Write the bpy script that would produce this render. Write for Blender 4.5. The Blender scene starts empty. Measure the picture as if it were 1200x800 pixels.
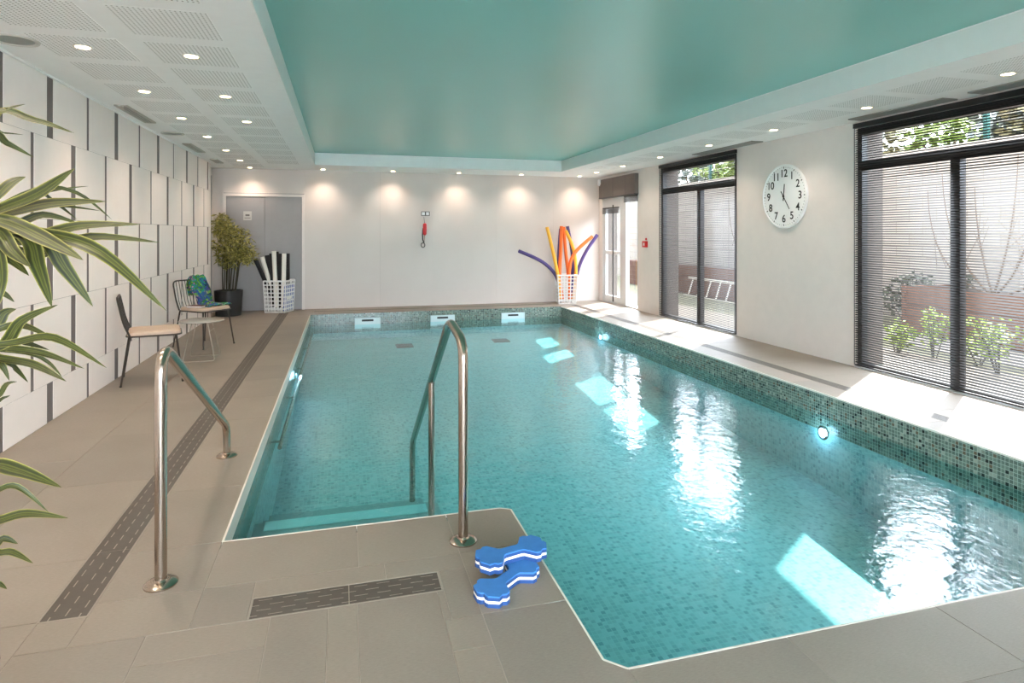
import bpy, math, random
from mathutils import Vector, Matrix
random.seed(7)
PI = math.pi
S = bpy.context.scene
COL = S.collection

# ---------------------------------------------------------------- camera
F_PX, V_H, TH, CAM_H = 725.0, 273.5, math.radians(15.422), 1.4
CT, ST = math.cos(TH), math.sin(TH)
cam_d = bpy.data.cameras.new('camera')
cam_d.sensor_width = 36.0
cam_d.lens = F_PX / 1200.0 * 36.0
cam_d.shift_y = -(400.0 - V_H) / 1200.0
cam_d.clip_start = 0.05
cam = bpy.data.objects.new('camera', cam_d)
COL.objects.link(cam)
cam.location = (0, 0, CAM_H)
cam.rotation_euler = (PI / 2, 0, -TH)
S.camera = cam


def px(u, v, zc):
    """photo pixel + distance along the view axis -> point in the room"""
    xc = (u - 600.0) / F_PX * zc
    return Vector((xc * CT + zc * ST, -xc * ST + zc * CT, CAM_H - (v - V_H) * zc / F_PX))


# ---------------------------------------------------------------- sky, sun, exposure
world = bpy.data.worlds.new('sky')
S.world = world
world.use_nodes = True
bg = world.node_tree.nodes['Background']
bg.inputs['Color'].default_value = (0.78, 0.87, 1.0, 1)
bg.inputs['Strength'].default_value = 4.4

sun_d = bpy.data.lights.new('sun', 'SUN')
sun_d.energy = 3.0
sun_d.angle = math.radians(0.9)
sun_d.color = (1.0, 0.96, 0.91)
sun = bpy.data.objects.new('sun', sun_d)
COL.objects.link(sun)
sun.rotation_euler = Vector((-1.0, -0.64, -1.19)).to_track_quat('-Z', 'Y').to_euler()
sun.location = (12, 14, 12)

S.view_settings.view_transform = 'Standard'
S.view_settings.look = 'None'
S.view_settings.gamma = 1.0
S.view_settings.use_curve_mapping = False
S.view_settings.exposure = 2.65
S.cycles.max_bounces = 10
S.cycles.diffuse_bounces = 6
S.cycles.transparent_max_bounces = 24
S.cycles.sample_clamp_indirect = 6.0

LAMP_W = 6.0


# ---------------------------------------------------------------- materials
def lin(c):
    out = []
    for v in c[:3]:
        v = v / 255.0
        out.append(v / 12.92 if v <= 0.04045 else ((v + 0.055) / 1.055) ** 2.4)
    return (out[0], out[1], out[2], 1.0)


class NT:
    def __init__(self, name):
        self.m = bpy.data.materials.new(name)
        self.m.use_nodes = True
        self.t = self.m.node_tree
        self.b = self.t.nodes['Principled BSDF']
        self.out = self.t.nodes['Material Output']

    def n(self, kind, **kw):
        nd = self.t.nodes.new(kind)
        for k, v in kw.items():
            setattr(nd, k, v)
        return nd

    def l(self, a, b):
        self.t.links.new(a, b)

    def uv(self):
        return self.n('ShaderNodeTexCoord').outputs['UV']

    def obj(self):
        return self.n('ShaderNodeTexCoord').outputs['Object']

    def noise(self, vec, scale, detail=3.0, rough=0.55):
        nd = self.n('ShaderNodeTexNoise')
        nd.inputs['Scale'].default_value = scale
        nd.inputs['Detail'].default_value = detail
        nd.inputs['Roughness'].default_value = rough
        if vec is not None:
            self.l(vec, nd.inputs['Vector'])
        return nd

    def ramp(self, fac, stops, interp='LINEAR'):
        r = self.n('ShaderNodeValToRGB')
        r.color_ramp.interpolation = interp
        el = r.color_ramp.elements
        while len(el) < len(stops):
            el.new(0.5)
        for e, (p, c) in zip(el, stops):
            e.position = p
            e.color = c
        self.l(fac, r.inputs['Fac'])
        return r.outputs['Color']

    def math(self, op, a, b=None):
        nd = self.n('ShaderNodeMath', operation=op)
        for i, v in enumerate((a, b)):
            if v is None:
                continue
            if isinstance(v, (int, float)):
                nd.inputs[i].default_value = v
            else:
                self.l(v, nd.inputs[i])
        return nd.outputs[0]

    def mix(self, fac, a, b):
        nd = self.n('ShaderNodeMix', data_type='RGBA')
        for i, v in ((0, fac), (6, a), (7, b)):
            if isinstance(v, (int, float)):
                nd.inputs[i].default_value = v
            elif isinstance(v, tuple):
                nd.inputs[i].default_value = v
            else:
                self.l(v, nd.inputs[i])
        return nd.outputs[2]

    def two_sided_ior(self, ior):
        """a single sheet has air on both of its faces: same Fresnel from either side"""
        geo = self.n('ShaderNodeNewGeometry')
        a = self.math('MULTIPLY', geo.outputs['Backfacing'], 1.0 / ior - ior)
        return self.math('ADD', a, ior)

    def bump(self, height, strength, dist=0.01):
        nd = self.n('ShaderNodeBump')
        nd.inputs['Strength'].default_value = strength
        nd.inputs['Distance'].default_value = dist
        self.l(height, nd.inputs['Height'])
        return nd.outputs['Normal']


def mk(name, rgb, rough=0.5, metal=0.0, var=0.0, vscale=8.0, bump=0.0, bscale=60.0, spec=0.5, emit=None, estr=0.0):
    k = NT(name)
    c = lin(rgb)
    k.b.inputs['Roughness'].default_value = rough
    k.b.inputs['Metallic'].default_value = metal
    k.b.inputs['Specular IOR Level'].default_value = spec
    nz = k.noise(k.obj(), vscale)
    v = max(var, 0.015)
    k.l(k.ramp(nz.outputs['Fac'], [(0.3, tuple(x * (1 - v) for x in c[:3]) + (1,)), (0.7, tuple(min(1, x * (1 + v)) for x in c[:3]) + (1,))]),
        k.b.inputs['Base Color'])
    if bump:
        nb = k.noise(k.obj(), bscale)
        k.l(k.bump(nb.outputs['Fac'], bump), k.b.inputs['Normal'])
    if emit:
        k.b.inputs['Emission Color'].default_value = lin(emit)
        k.b.inputs['Emission Strength'].default_value = estr
    return k.m


M = {}
M['wall_white'] = mk('wall_white', (222, 212, 205), 0.75, var=0.02, bump=0.08, bscale=90)
M['back_wall'] = mk('back_wall', (212, 201, 193), 0.6, var=0.03, vscale=1.2, bump=0.10, bscale=40)
M['panel_white'] = mk('panel_white', (240, 230, 224), 0.55, var=0.015)
M['slot_grey'] = mk('slot_grey', (112, 104, 101), 0.7)
M['ceil_white'] = mk('ceil_white', (246, 244, 242), 0.8)
M['fascia'] = mk('fascia', (232, 234, 230), 0.45)
M['teal'] = mk('teal_stretch', (140, 198, 190), 0.30, spec=0.45, var=0.02, vscale=0.5)
M['grout'] = mk('grout', (160, 149, 135), 0.9)
M['steel'] = mk('steel', (182, 168, 154), 0.2, metal=1.0)
M['alu_dark'] = mk('dark_aluminium', (50, 50, 52), 0.45, metal=0.2)
M['alu_light'] = mk('light_aluminium', (205, 205, 204), 0.4, metal=0.1)
M['slat'] = mk('blind_slat', (34, 31, 30), 0.45)
M['black'] = mk('black_metal', (34, 33, 33), 0.45)
M['door_grey'] = mk('door_grey', (150, 146, 144), 0.5, var=0.02)
M['white_gloss'] = mk('white_gloss', (238, 238, 236), 0.35)
M['brown_cloth'] = mk('pelmet_brown', (112, 100, 94), 0.8, var=0.05)
M['red'] = mk('red_plastic', (196, 32, 36), 0.4)
M['pot'] = mk('black_pot', (38, 37, 37), 0.5)
M['soil'] = mk('soil', (62, 48, 38), 0.95, var=0.3, vscale=40)
M['seat'] = mk('seat_wood', (182, 158, 136), 0.5, var=0.05, vscale=14)
M['chair_metal'] = mk('chair_metal', (62, 56, 50), 0.4, metal=0.4)
M['table_top'] = mk('table_top', (146, 142, 136), 0.25)
M['table_wire'] = mk('table_wire', (168, 160, 148), 0.3, metal=0.7)
M['basket'] = mk('basket_white', (234, 232, 228), 0.45)
M['blue_board'] = mk('blue_board', (34, 76, 156), 0.6)
M['foam_orange'] = mk('foam_orange', (240, 112, 44), 0.75, bump=0.1)
M['foam_yellow'] = mk('foam_yellow', (248, 182, 62), 0.75, bump=0.1)
M['foam_purple'] = mk('foam_purple', (84, 68, 122), 0.75, bump=0.1)
M['foam_black'] = mk('foam_black', (30, 29, 30), 0.8)
M['foam_white'] = mk('foam_white', (236, 230, 220), 0.75)
M['foam_blue'] = mk('foam_blue', (52, 118, 184), 0.7, var=0.05, vscale=30, bump=0.15, bscale=250)
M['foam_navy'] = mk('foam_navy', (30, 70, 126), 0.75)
M['grate'] = mk('drain_grate', (82, 74, 66), 0.6, var=0.06, vscale=30)
M['tray'] = mk('drain_tray', (150, 140, 128), 0.6)
M['trim'] = mk('edge_trim', (214, 208, 196), 0.5)
M['bark'] = mk('bark', (92, 74, 58), 0.85, var=0.2, vscale=30)
M['stem'] = mk('bamboo_stem', (58, 52, 34), 0.6, var=0.2, vscale=30)
M['garden_wall'] = mk('garden_wall', (160, 151, 141), 0.85)
M['gravel'] = mk('gravel', (96, 88, 78), 0.95, var=0.25, vscale=25, bump=0.6, bscale=60)
M['lawn'] = mk('lawn', (74, 70, 48), 0.95, var=0.35, vscale=12, bump=0.6, bscale=80)
M['timber'] = mk('timber', (104, 72, 56), 0.75, var=0.15, vscale=9)
M['post_green'] = mk('post_green', (22, 66, 60), 0.5)
M['ladder_white'] = mk('ladder_white', (204, 198, 188), 0.5)
M['lens'] = mk('lamp_lens', (255, 244, 224), 0.4, emit=(255, 226, 178), estr=5.0)
M['lamp_ring'] = mk('lamp_ring', (232, 226, 216), 0.4)
M['pool_lens'] = mk('pool_lens', (220, 236, 255), 0.3, emit=(130, 180, 255), estr=2.5)
M['nosing'] = mk('step_nosing', (158, 206, 212), 0.5)
M['step'] = mk('step_tile', (128, 156, 160), 0.4, var=0.06, vscale=30)
M['vent'] = mk('vent_metal', (196, 190, 180), 0.5)
M['vent_dark'] = mk('vent_dark', (72, 68, 64), 0.8)
M['vent_r'] = mk('vent_metal_grey', (150, 148, 142), 0.5)
M['clock_face'] = mk('clock_face', (226, 229, 224), 0.45)
M['print'] = mk('black_print', (26, 26, 26), 0.6)
M['sign'] = mk('sign_plate', (196, 190, 184), 0.5)
M['sign_dark'] = mk('sign_print', (96, 88, 82), 0.6)
M['book'] = mk('book_brown', (84, 40, 32), 0.6)
M['skim_dark'] = mk('skimmer_dark', (20, 26, 28), 0.7)
M['skim'] = mk('skimmer_white', (226, 236, 236), 0.4)
M['concrete'] = mk('outer_render', (84, 76, 70), 0.85)


def floor_mat():
    k = NT('floor_tile')
    info = k.n('ShaderNodeObjectInfo')
    loc = k.n('ShaderNodeVectorMath', operation='MULTIPLY_ADD')
    k.l(k.obj(), loc.inputs[0])
    loc.inputs[1].default_value = (1, 1, 1)
    k.l(info.outputs['Location'], loc.inputs[2])
    n1 = k.noise(loc.outputs[0], 1.3, 4)
    mp = k.n('ShaderNodeMapping')
    mp.inputs['Scale'].default_value = (18, 90, 18)
    k.l(loc.outputs[0], mp.inputs['Vector'])
    n2 = k.noise(mp.outputs[0], 3.0, 5, 0.7)
    c1 = k.ramp(n1.outputs['Fac'], [(0.30, lin((136, 126, 115))), (0.72, lin((149, 138, 126)))])
    c2 = k.ramp(n2.outputs['Fac'], [(0.25, (0.80, 0.79, 0.78, 1)), (0.8, (1.10, 1.10, 1.10, 1))])
    rv = k.ramp(info.outputs['Random'], [(0.0, (0.92, 0.925, 0.93, 1)), (1.0, (1.04, 1.03, 1.015, 1))])
    mu = k.n('ShaderNodeMix', data_type='RGBA', blend_type='MULTIPLY')
    mu.inputs[0].default_value = 1.0
    k.l(c1, mu.inputs[6]); k.l(c2, mu.inputs[7])
    mu2 = k.n('ShaderNodeMix', data_type='RGBA', blend_type='MULTIPLY')
    mu2.inputs[0].default_value = 1.0
    k.l(mu.outputs[2], mu2.inputs[6]); k.l(rv, mu2.inputs[7])
    k.l(mu2.outputs[2], k.b.inputs['Base Color'])
    k.b.inputs['Roughness'].default_value = 0.5
    k.b.inputs['Specular IOR Level'].default_value = 0.4
    k.l(k.bump(n2.outputs['Fac'], 0.12, 0.004), k.b.inputs['Normal'])
    return k.m


M['tile'] = floor_mat()


def mosaic_mat(name, cols, grout, size=0.0255, rough=0.2):
    k = NT(name)
    sc = k.n('ShaderNodeVectorMath', operation='SCALE')
    k.l(k.uv(), sc.inputs[0])
    sc.inputs['Scale'].default_value = 1.0 / size
    fl = k.n('ShaderNodeVectorMath', operation='FLOOR')
    k.l(sc.outputs[0], fl.inputs[0])
    fr = k.n('ShaderNodeVectorMath', operation='FRACTION')
    k.l(sc.outputs[0], fr.inputs[0])
    wn = k.n('ShaderNodeTexWhiteNoise', noise_dimensions='2D')
    k.l(fl.outputs[0], wn.inputs['Vector'])
    col = k.ramp(wn.outputs['Value'], [(p, lin(c)) for p, c in cols], 'CONSTANT')
    sp = k.n('ShaderNodeSeparateXYZ')
    k.l(fr.outputs[0], sp.inputs[0])
    mx = k.math('MINIMUM', sp.outputs[0], sp.outputs[1])
    g = k.math('GREATER_THAN', mx, 0.13)
    k.l(k.mix(g, lin(grout), col), k.b.inputs['Base Color'])
    k.b.inputs['Roughness'].default_value = rough
    k.l(k.bump(g, 0.4, 0.002), k.b.inputs['Normal'])
    return k.m


M['mosaic'] = mosaic_mat('pool_mosaic', [(0.0, (88, 100, 90)), (0.22, (106, 120, 108)), (0.44, (96, 110, 100)), (0.62, (122, 130, 116)),
                                         (0.74, (98, 84, 66)), (0.81, (36, 38, 34)), (0.89, (146, 152, 138)), (0.95, (64, 72, 66))], (160, 172, 160))
M['pool_floor'] = mosaic_mat('pool_floor_mosaic', [(0.0, (138, 178, 181)), (0.25, (148, 188, 190)), (0.5, (129, 170, 175)), (0.75, (152, 191, 193)),
                                                   (0.90, (110, 152, 158))], (154, 191, 194), 0.03, 0.4)


def perf_mat():
    k = NT('perforated_board')
    sc = k.n('ShaderNodeVectorMath', operation='SCALE')
    k.l(k.uv(), sc.inputs[0])
    sc.inputs['Scale'].default_value = 1.0 / 0.0245
    fr = k.n('ShaderNodeVectorMath', operation='FRACTION')
    k.l(sc.outputs[0], fr.inputs[0])
    sb = k.n('ShaderNodeVectorMath', operation='SUBTRACT')
    k.l(fr.outputs[0], sb.inputs[0])
    sb.inputs[1].default_value = (0.5, 0.5, 0)
    sp = k.n('ShaderNodeSeparateXYZ')
    k.l(sb.outputs[0], sp.inputs[0])
    d = k.math('SQRT', k.math('ADD', k.math('MULTIPLY', sp.outputs[0], sp.outputs[0]), k.math('MULTIPLY', sp.outputs[1], sp.outputs[1])))
    g = k.math('GREATER_THAN', d, 0.21)
    k.l(k.mix(g, lin((150, 145, 138)), lin((244, 242, 240))), k.b.inputs['Base Color'])
    k.b.inputs['Roughness'].default_value = 0.8
    return k.m


M['perf'] = perf_mat()


def glass_mat():
    k = NT('window_glass')
    tr = k.n('ShaderNodeBsdfTransparent')
    tr.inputs['Color'].default_value = (0.96, 0.98, 0.97, 1)
    gl = k.n('ShaderNodeBsdfGlossy')
    gl.inputs['Roughness'].default_value = 0.02
    fr = k.n('ShaderNodeFresnel')
    k.l(k.two_sided_ior(1.3), fr.inputs['IOR'])
    mx = k.n('ShaderNodeMixShader')
    k.l(fr.outputs[0], mx.inputs[0]); k.l(tr.outputs[0], mx.inputs[1]); k.l(gl.outputs[0], mx.inputs[2])
    k.l(mx.outputs[0], k.out.inputs['Surface'])
    return k.m


M['glass'] = glass_mat()


def water_mat():
    k = NT('pool_water')
    o = k.obj()
    n1 = k.noise(o, 3.2, 3, 0.5)
    n2 = k.noise(o, 17.0, 2, 0.5)
    h = k.math('ADD', n1.outputs['Fac'], k.math('MULTIPLY', n2.outputs['Fac'], 0.30))
    nor = k.bump(h, 0.26, 0.03)
    tr = k.n('ShaderNodeBsdfTransparent')
    tr.inputs['Color'].default_value = (0.60, 0.90, 0.91, 1)
    gl = k.n('ShaderNodeBsdfGlossy')
    gl.inputs['Roughness'].default_value = 0.10
    gl.inputs['Color'].default_value = (0.95, 0.98, 1, 1)
    k.l(nor, gl.inputs['Normal'])
    fr = k.n('ShaderNodeFresnel')
    k.l(k.two_sided_ior(1.333), fr.inputs['IOR'])
    k.l(nor, fr.inputs['Normal'])
    mx = k.n('ShaderNodeMixShader')
    k.l(fr.outputs[0], mx.inputs[0]); k.l(tr.outputs[0], mx.inputs[1]); k.l(gl.outputs[0], mx.inputs[2])
    k.l(mx.outputs[0], k.out.inputs['Surface'])
    return k.m


M['water'] = water_mat()


def leaf_mat(name, edge, mid, dark, stripes=5.0):
    k = NT(name)
    sp = k.n('ShaderNodeSeparateXYZ')
    k.l(k.uv(), sp.inputs[0])
    a = k.math('ABSOLUTE', k.math('SUBTRACT', sp.outputs[0], 0.5))
    wob = k.noise(k.uv(), 6.0, 2)
    a2 = k.math('ADD', a, k.math('MULTIPLY', k.math('SUBTRACT', wob.outputs['Fac'], 0.5), 0.12))
    base = k.ramp(a2, [(0.0, lin(mid)), (0.05, lin(dark)), (0.12, lin(mid)), (0.17, lin(mid)), (0.21, lin(dark)), (0.33, lin(dark)), (0.42, lin(mid)), (0.49, lin(edge))])
    k.l(base, k.b.inputs['Base Color'])
    k.b.inputs['Roughness'].default_value = 0.42
    k.b.inputs['Subsurface Weight'].default_value = 0.0
    st = k.n('ShaderNodeTexWave')
    mp = k.n('ShaderNodeMapping')
    mp.inputs['Scale'].default_value = (stripes, 0, 0)
    k.l(k.uv(), mp.inputs['Vector'])
    k.l(mp.outputs[0], st.inputs['Vector'])
    st.inputs['Scale'].default_value = 2.0
    k.l(k.bump(st.outputs['Fac'], 0.25, 0.002), k.b.inputs['Normal'])
    return k.m


M['leaf'] = leaf_mat('striped_leaf', (166, 156, 84), (88, 92, 34), (42, 48, 16))


def foliage_mat(name, c0, c1, c2):
    k = NT(name)
    nz = k.noise(k.obj(), 22.0, 2)
    k.l(k.ramp(nz.outputs['Fac'], [(0.32, lin(c0)), (0.5, lin(c1)), (0.68, lin(c2))]), k.b.inputs['Base Color'])
    k.b.inputs['Roughness'].default_value = 0.6
    return k.m


M['bamboo_leaf'] = foliage_mat('bamboo_leaf', (66, 66, 26), (132, 126, 56), (196, 184, 108))
M['herb'] = foliage_mat('garden_herb', (84, 104, 30), (128, 148, 52), (156, 172, 76))
M['bush'] = foliage_mat('dark_bush', (36, 40, 28), (52, 58, 40), (70, 76, 54))
M['tree_far'] = foliage_mat('far_tree', (74, 82, 80), (104, 110, 104), (136, 138, 122))
M['tree_green'] = foliage_mat('green_tree', (76, 98, 42), (112, 128, 58), (146, 150, 86))
M['tree_gold'] = foliage_mat('golden_tree', (98, 92, 66), (126, 118, 88), (150, 144, 112))


def towel_mat():
    k = NT('towel_print')
    v = k.n('ShaderNodeTexVoronoi')
    v.inputs['Scale'].default_value = 11.0
    wob = k.noise(k.obj(), 7.0, 3)
    ad = k.n('ShaderNodeVectorMath', operation='ADD')
    k.l(k.obj(), ad.inputs[0]); k.l(wob.outputs['Color'], ad.inputs[1])
    k.l(ad.outputs[0], v.inputs['Vector'])
    sp = k.n('ShaderNodeSeparateXYZ')
    k.l(v.outputs['Color'], sp.inputs[0])
    k.l(k.ramp(sp.outputs[0], [(0.0, lin((34, 74, 128))), (0.2, lin((24, 118, 112))), (0.36, lin((42, 108, 40))), (0.52, lin((14, 46, 54))),
                               (0.66, lin((104, 150, 62))), (0.80, lin((66, 56, 120))), (0.92, lin((176, 100, 150)))], 'CONSTANT'),
        k.b.inputs['Base Color'])
    k.b.inputs['Roughness'].default_value = 0.9
    return k.m


M['towel'] = towel_mat()


def course_mat():
    k = NT('garden_wall_courses')
    br = k.n('ShaderNodeTexBrick')
    br.inputs['Color1'].default_value = lin((158, 151, 142))
    br.inputs['Color2'].default_value = lin((151, 143, 134))
    br.inputs['Mortar'].default_value = lin((130, 122, 112))
    br.inputs['Scale'].default_value = 1.0
    br.inputs['Mortar Size'].default_value = 0.006
    br.inputs['Brick Width'].default_value = 0.5
    br.inputs['Row Height'].default_value = 0.2
    k.l(k.uv(), br.inputs['Vector'])
    k.l(br.outputs['Color'], k.b.inputs['Base Color'])
    k.b.inputs['Roughness'].default_value = 0.9
    return k.m


M['courses'] = course_mat()

# ---------------------------------------------------------------- mesh builder
ORG = {}


class MB:
    def __init__(self):
        self.v, self.f, self.u = [], [], {}

    def add(self, vs, fs):
        o = len(self.v)
        self.v += [Vector(p) for p in vs]
        self.f += [tuple(i + o for i in f) for f in fs]
        return self

    def box(self, x0, x1, y0, y1, z0, z1):
        return self.add([(x0, y0, z0), (x1, y0, z0), (x1, y1, z0), (x0, y1, z0), (x0, y0, z1), (x1, y0, z1), (x1, y1, z1), (x0, y1, z1)],
                        [(0, 3, 2, 1), (4, 5, 6, 7), (0, 1, 5, 4), (1, 2, 6, 5), (2, 3, 7, 6), (3, 0, 4, 7)])

    def cbox(self, x0, x1, y0, y1, z0, z1, b):
        """box with chamfered top edges"""
        return self.add([(x0, y0, z0), (x1, y0, z0), (x1, y1, z0), (x0, y1, z0), (x0, y0, z1 - b), (x1, y0, z1 - b), (x1, y1, z1 - b), (x0, y1, z1 - b),
                         (x0 + b, y0 + b, z1), (x1 - b, y0 + b, z1), (x1 - b, y1 - b, z1), (x0 + b, y1 - b, z1)],
                        [(0, 3, 2, 1), (0, 1, 5, 4), (1, 2, 6, 5), (2, 3, 7, 6), (3, 0, 4, 7), (4, 5, 9, 8), (5, 6, 10, 9), (6, 7, 11, 10), (7, 4, 8, 11), (8, 9, 10, 11)])

    def prism(self, poly, z0, z1):
        n = len(poly)
        return self.add([(x, y, z0) for x, y in poly] + [(x, y, z1) for x, y in poly],
                        [tuple(range(n - 1, -1, -1)), tuple(range(n, 2 * n))] + [(i, (i + 1) % n, n + (i + 1) % n, n + i) for i in range(n)])

    def tube(self, pts, r, n=10, cap=True):
        pts = [Vector(p) for p in pts]
        rs = r if isinstance(r, (list, tuple)) else [r] * len(pts)
        prev = None
        rings = []
        for i, p in enumerate(pts):
            if i == 0: t = pts[1] - pts[0]
            elif i == len(pts) - 1: t = pts[-1] - pts[-2]
            else: t = (pts[i + 1] - p).normalized() + (p - pts[i - 1]).normalized()
            t.normalize()
            if prev is None:
                a = Vector((0, 0, 1)) if abs(t.z) < 0.9 else Vector((1, 0, 0))
                x = t.cross(a).normalized()
            else:
                x = (prev - t * prev.dot(t)).normalized()
            prev = x
            y = t.cross(x)
            k = 1.0
            rings.append([p + (x * math.cos(2 * PI * j / n) + y * math.sin(2 * PI * j / n)) * rs[i] * k for j in range(n)])
        vs = [q for ring in rings for q in ring]
        fs = []
        for i in range(len(rings) - 1):
            for j in range(n):
                a, b = i * n + j, i * n + (j + 1) % n
                fs.append((a, b, b + n, a + n))
        if cap:
            fs.append(tuple(range(n - 1, -1, -1)))
            fs.append(tuple(range((len(rings) - 1) * n, len(rings) * n)))
        return self.add(vs, fs)

    def lathe(self, prof, n=24, c=(0, 0, 0), axis='z'):
        vs, fs = [], []
        for r, z in prof:
            for j in range(n):
                a = 2 * PI * j / n
                if axis == 'z': p = (c[0] + r * math.cos(a), c[1] + r * math.sin(a), c[2] + z)
                else: p = (c[0] + z, c[1] + r * math.cos(a), c[2] + r * math.sin(a))
                vs.append(p)
        for i in range(len(prof) - 1):
            for j in range(n):
                a, b = i * n + j, i * n + (j + 1) % n
                fs.append((a, b, b + n, a + n))
        fs.append(tuple(range(n - 1, -1, -1)))
        fs.append(tuple(range((len(prof) - 1) * n, len(prof) * n)))
        return self.add(vs, fs)

    def strip(self, left, right, thick=None):
        """ribbon with u across and v along"""
        n = len(left)
        o = len(self.v)
        mid = [(a + b) / 2 for a, b in zip(left, right)]
        self.v += [Vector(p) for p in left] + [Vector(p) for p in mid] + [Vector(p) for p in right]
        return o, n

    def mesh(self, name, mat, smooth=False, org=Vector((0, 0, 0))):
        me = bpy.data.meshes.new(name)
        me.from_pydata([tuple(p - org) for p in self.v], [], self.f)
        me.validate()
        uv = me.uv_layers.new(name='UVMap')
        for poly in me.polygons:
            nx, ny, nz = (abs(c) for c in poly.normal)
            for li, vi in zip(poly.loop_indices, poly.vertices):
                if vi in self.u:
                    uv.data[li].uv = self.u[vi]
                    continue
                p = me.vertices[vi].co + org
                if nz >= nx and nz >= ny: uv.data[li].uv = (p.x, p.y)
                elif nx >= ny: uv.data[li].uv = (p.y, p.z)
                else: uv.data[li].uv = (p.x, p.z)
            poly.use_smooth = smooth
        me.materials.append(M[mat])
        me.update()
        if smooth:
            try: me.set_sharp_from_angle(angle=math.radians(40))
            except Exception: pass
        return me

    def build(self, name, mat, parent=None, smooth=False):
        xs = [p.x for p in self.v]; ys = [p.y for p in self.v]; zs = [p.z for p in self.v]
        org = Vector(((min(xs) + max(xs)) / 2, (min(ys) + max(ys)) / 2, min(zs)))
        o = bpy.data.objects.new(name, self.mesh(name, mat, smooth, org))
        COL.objects.link(o)
        ORG[o.name] = org
        if parent is not None:
            o.parent = parent
            o.location = org - ORG[parent.name]
        else:
            o.location = org
        return o


def tag(o, label=None, cat=None, group=None, kind=None):
    if label: o['label'] = label
    if cat: o['category'] = cat
    if group: o['group'] = group
    if kind: o['kind'] = kind
    return o


def thing(name, loc, label, cat, group=None):
    o = bpy.data.objects.new(name, None)
    COL.objects.link(o)
    o.empty_display_size = 0.1
    o.location = loc
    ORG[o.name] = Vector(loc)
    return tag(o, label, cat, group)


def struct(o):
    o['kind'] = 'structure'
    return o


def place(name, me, loc, parent, rot=None):
    """object from shared mesh data (mesh is local), placed at world loc"""
    o = bpy.data.objects.new(name, me)
    COL.objects.link(o)
    loc = Vector(loc)
    ORG[o.name] = loc
    o.parent = parent
    o.location = loc - ORG[parent.name] if parent is not None else loc
    if rot: o.rotation_euler = rot
    return o


def copy_tree(o, parent=None):
    c = o.copy()
    COL.objects.link(c)
    if parent is not None: c.parent = parent
    for ch in list(o.children): copy_tree(ch, c)
    return c


def bez(p0, p1, p2, n):
    return [p0 * (1 - t) ** 2 + p1 * 2 * t * (1 - t) + p2 * t * t for t in [i / n for i in range(n + 1)]]


def rounded(pts, r, n=6):
    """polyline with rounded corners"""
    pts = [Vector(p) for p in pts]
    out = [pts[0]]
    for a, b, c in zip(pts, pts[1:], pts[2:]):
        d0, d1 = (a - b), (c - b)
        rr = min(r, d0.length * 0.49, d1.length * 0.49)
        out += bez(b + d0.normalized() * rr, b, b + d1.normalized() * rr, n)
    out.append(pts[-1])
    return out


# ================================================================= STRUCTURE
LX, RX, BY, NY, CZ = -2.09, 5.22, 12.05, -3.0, 2.57
PXL, PXR, PYB, PYN = -0.52, 4.07, 11.2, 1.82      # pool
PNX, PNY = 0.83, 3.06                             # peninsula of deck
WZ = -0.20                                        # water level
OUTX = 5.54

pool_outline = [(PXL, PNY), (PNX - 0.05, PNY), (PNX, PNY - 0.03), (PNX, PYN + 0.06), (PNX + 0.06, PYN), (PXR, PYN), (PXR, PYB), (PXL, PYB)]

# --- floor: a slab of mortar with the tiles bedded on it as pieces
mb = MB()
Z1 = -0.0018
for (x0, x1, y0, y1) in [(-2.3, PXL - .01, NY, BY), (PXL - .01, PXR + .01, PYB + .01, BY), (PXR + .01, RX, NY, BY), (PXL - .01, PNX - .07, NY, PNY - .07), (PNX - .07, PXR + .01, NY, PYN - .01)]:
    mb.box(x0, x1, y0, y1, -0.10, Z1)
floor = struct(mb.build('floor', 'grout'))

tile_cache = {}
G = 0.0024


def tile(x0, x1, y0, y1):
    w, d = round(x1 - x0, 3), round(y1 - y0, 3)
    key = (w, d)
    if key not in tile_cache:
        t = MB().cbox(-w / 2 + G / 2, w / 2 - G / 2, -d / 2 + G / 2, d / 2 - G / 2, Z1, 0.0, 0.0008)
        tile_cache[key] = t.mesh('floor_tile', 'tile')
    return place('floor_tile', tile_cache[key], ((x0 + x1) / 2, (y0 + y1) / 2, random.uniform(-0.0003, 0.0003)), floor)


def rows(x0, x1, ys):
    for a, b in zip(ys, ys[1:]):
        if b - a > 0.02: tile(x0, x1, a, b)


def steps(a, b, step, off=0.0):
    r = [a]
    p = a + (off if off > 0.02 else step)
    while p < b - 0.05:
        r.append(p); p += step
    r.append(b)
    return r


GX0, GX1 = -1.05, -0.90     # long channel drain
GY0, GY1 = 2.60, 11.62
# left walkway
rows(LX, -1.57, steps(GY0, BY, 0.9))
rows(-1.57, GX0 - 0.006, steps(GY0, BY, 0.9, 0.45))
rows(GX1 + 0.006, PXL, steps(PNY, PYB, 0.66))
tile(GX0 - 0.006, GX1 + 0.006, GY1, BY)
rows(GX1 + 0.006, PXL, [PYB, 11.62, BY])
tile(GX1 + 0.006, PXL, 2.675, PNY)
tile(GX1 + 0.006, PXL, 2.415, 2.675)
tile(-0.52, 0.07, 2.675, PNY)
tile(0.07, 0.50, 2.675, PNY)
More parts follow.
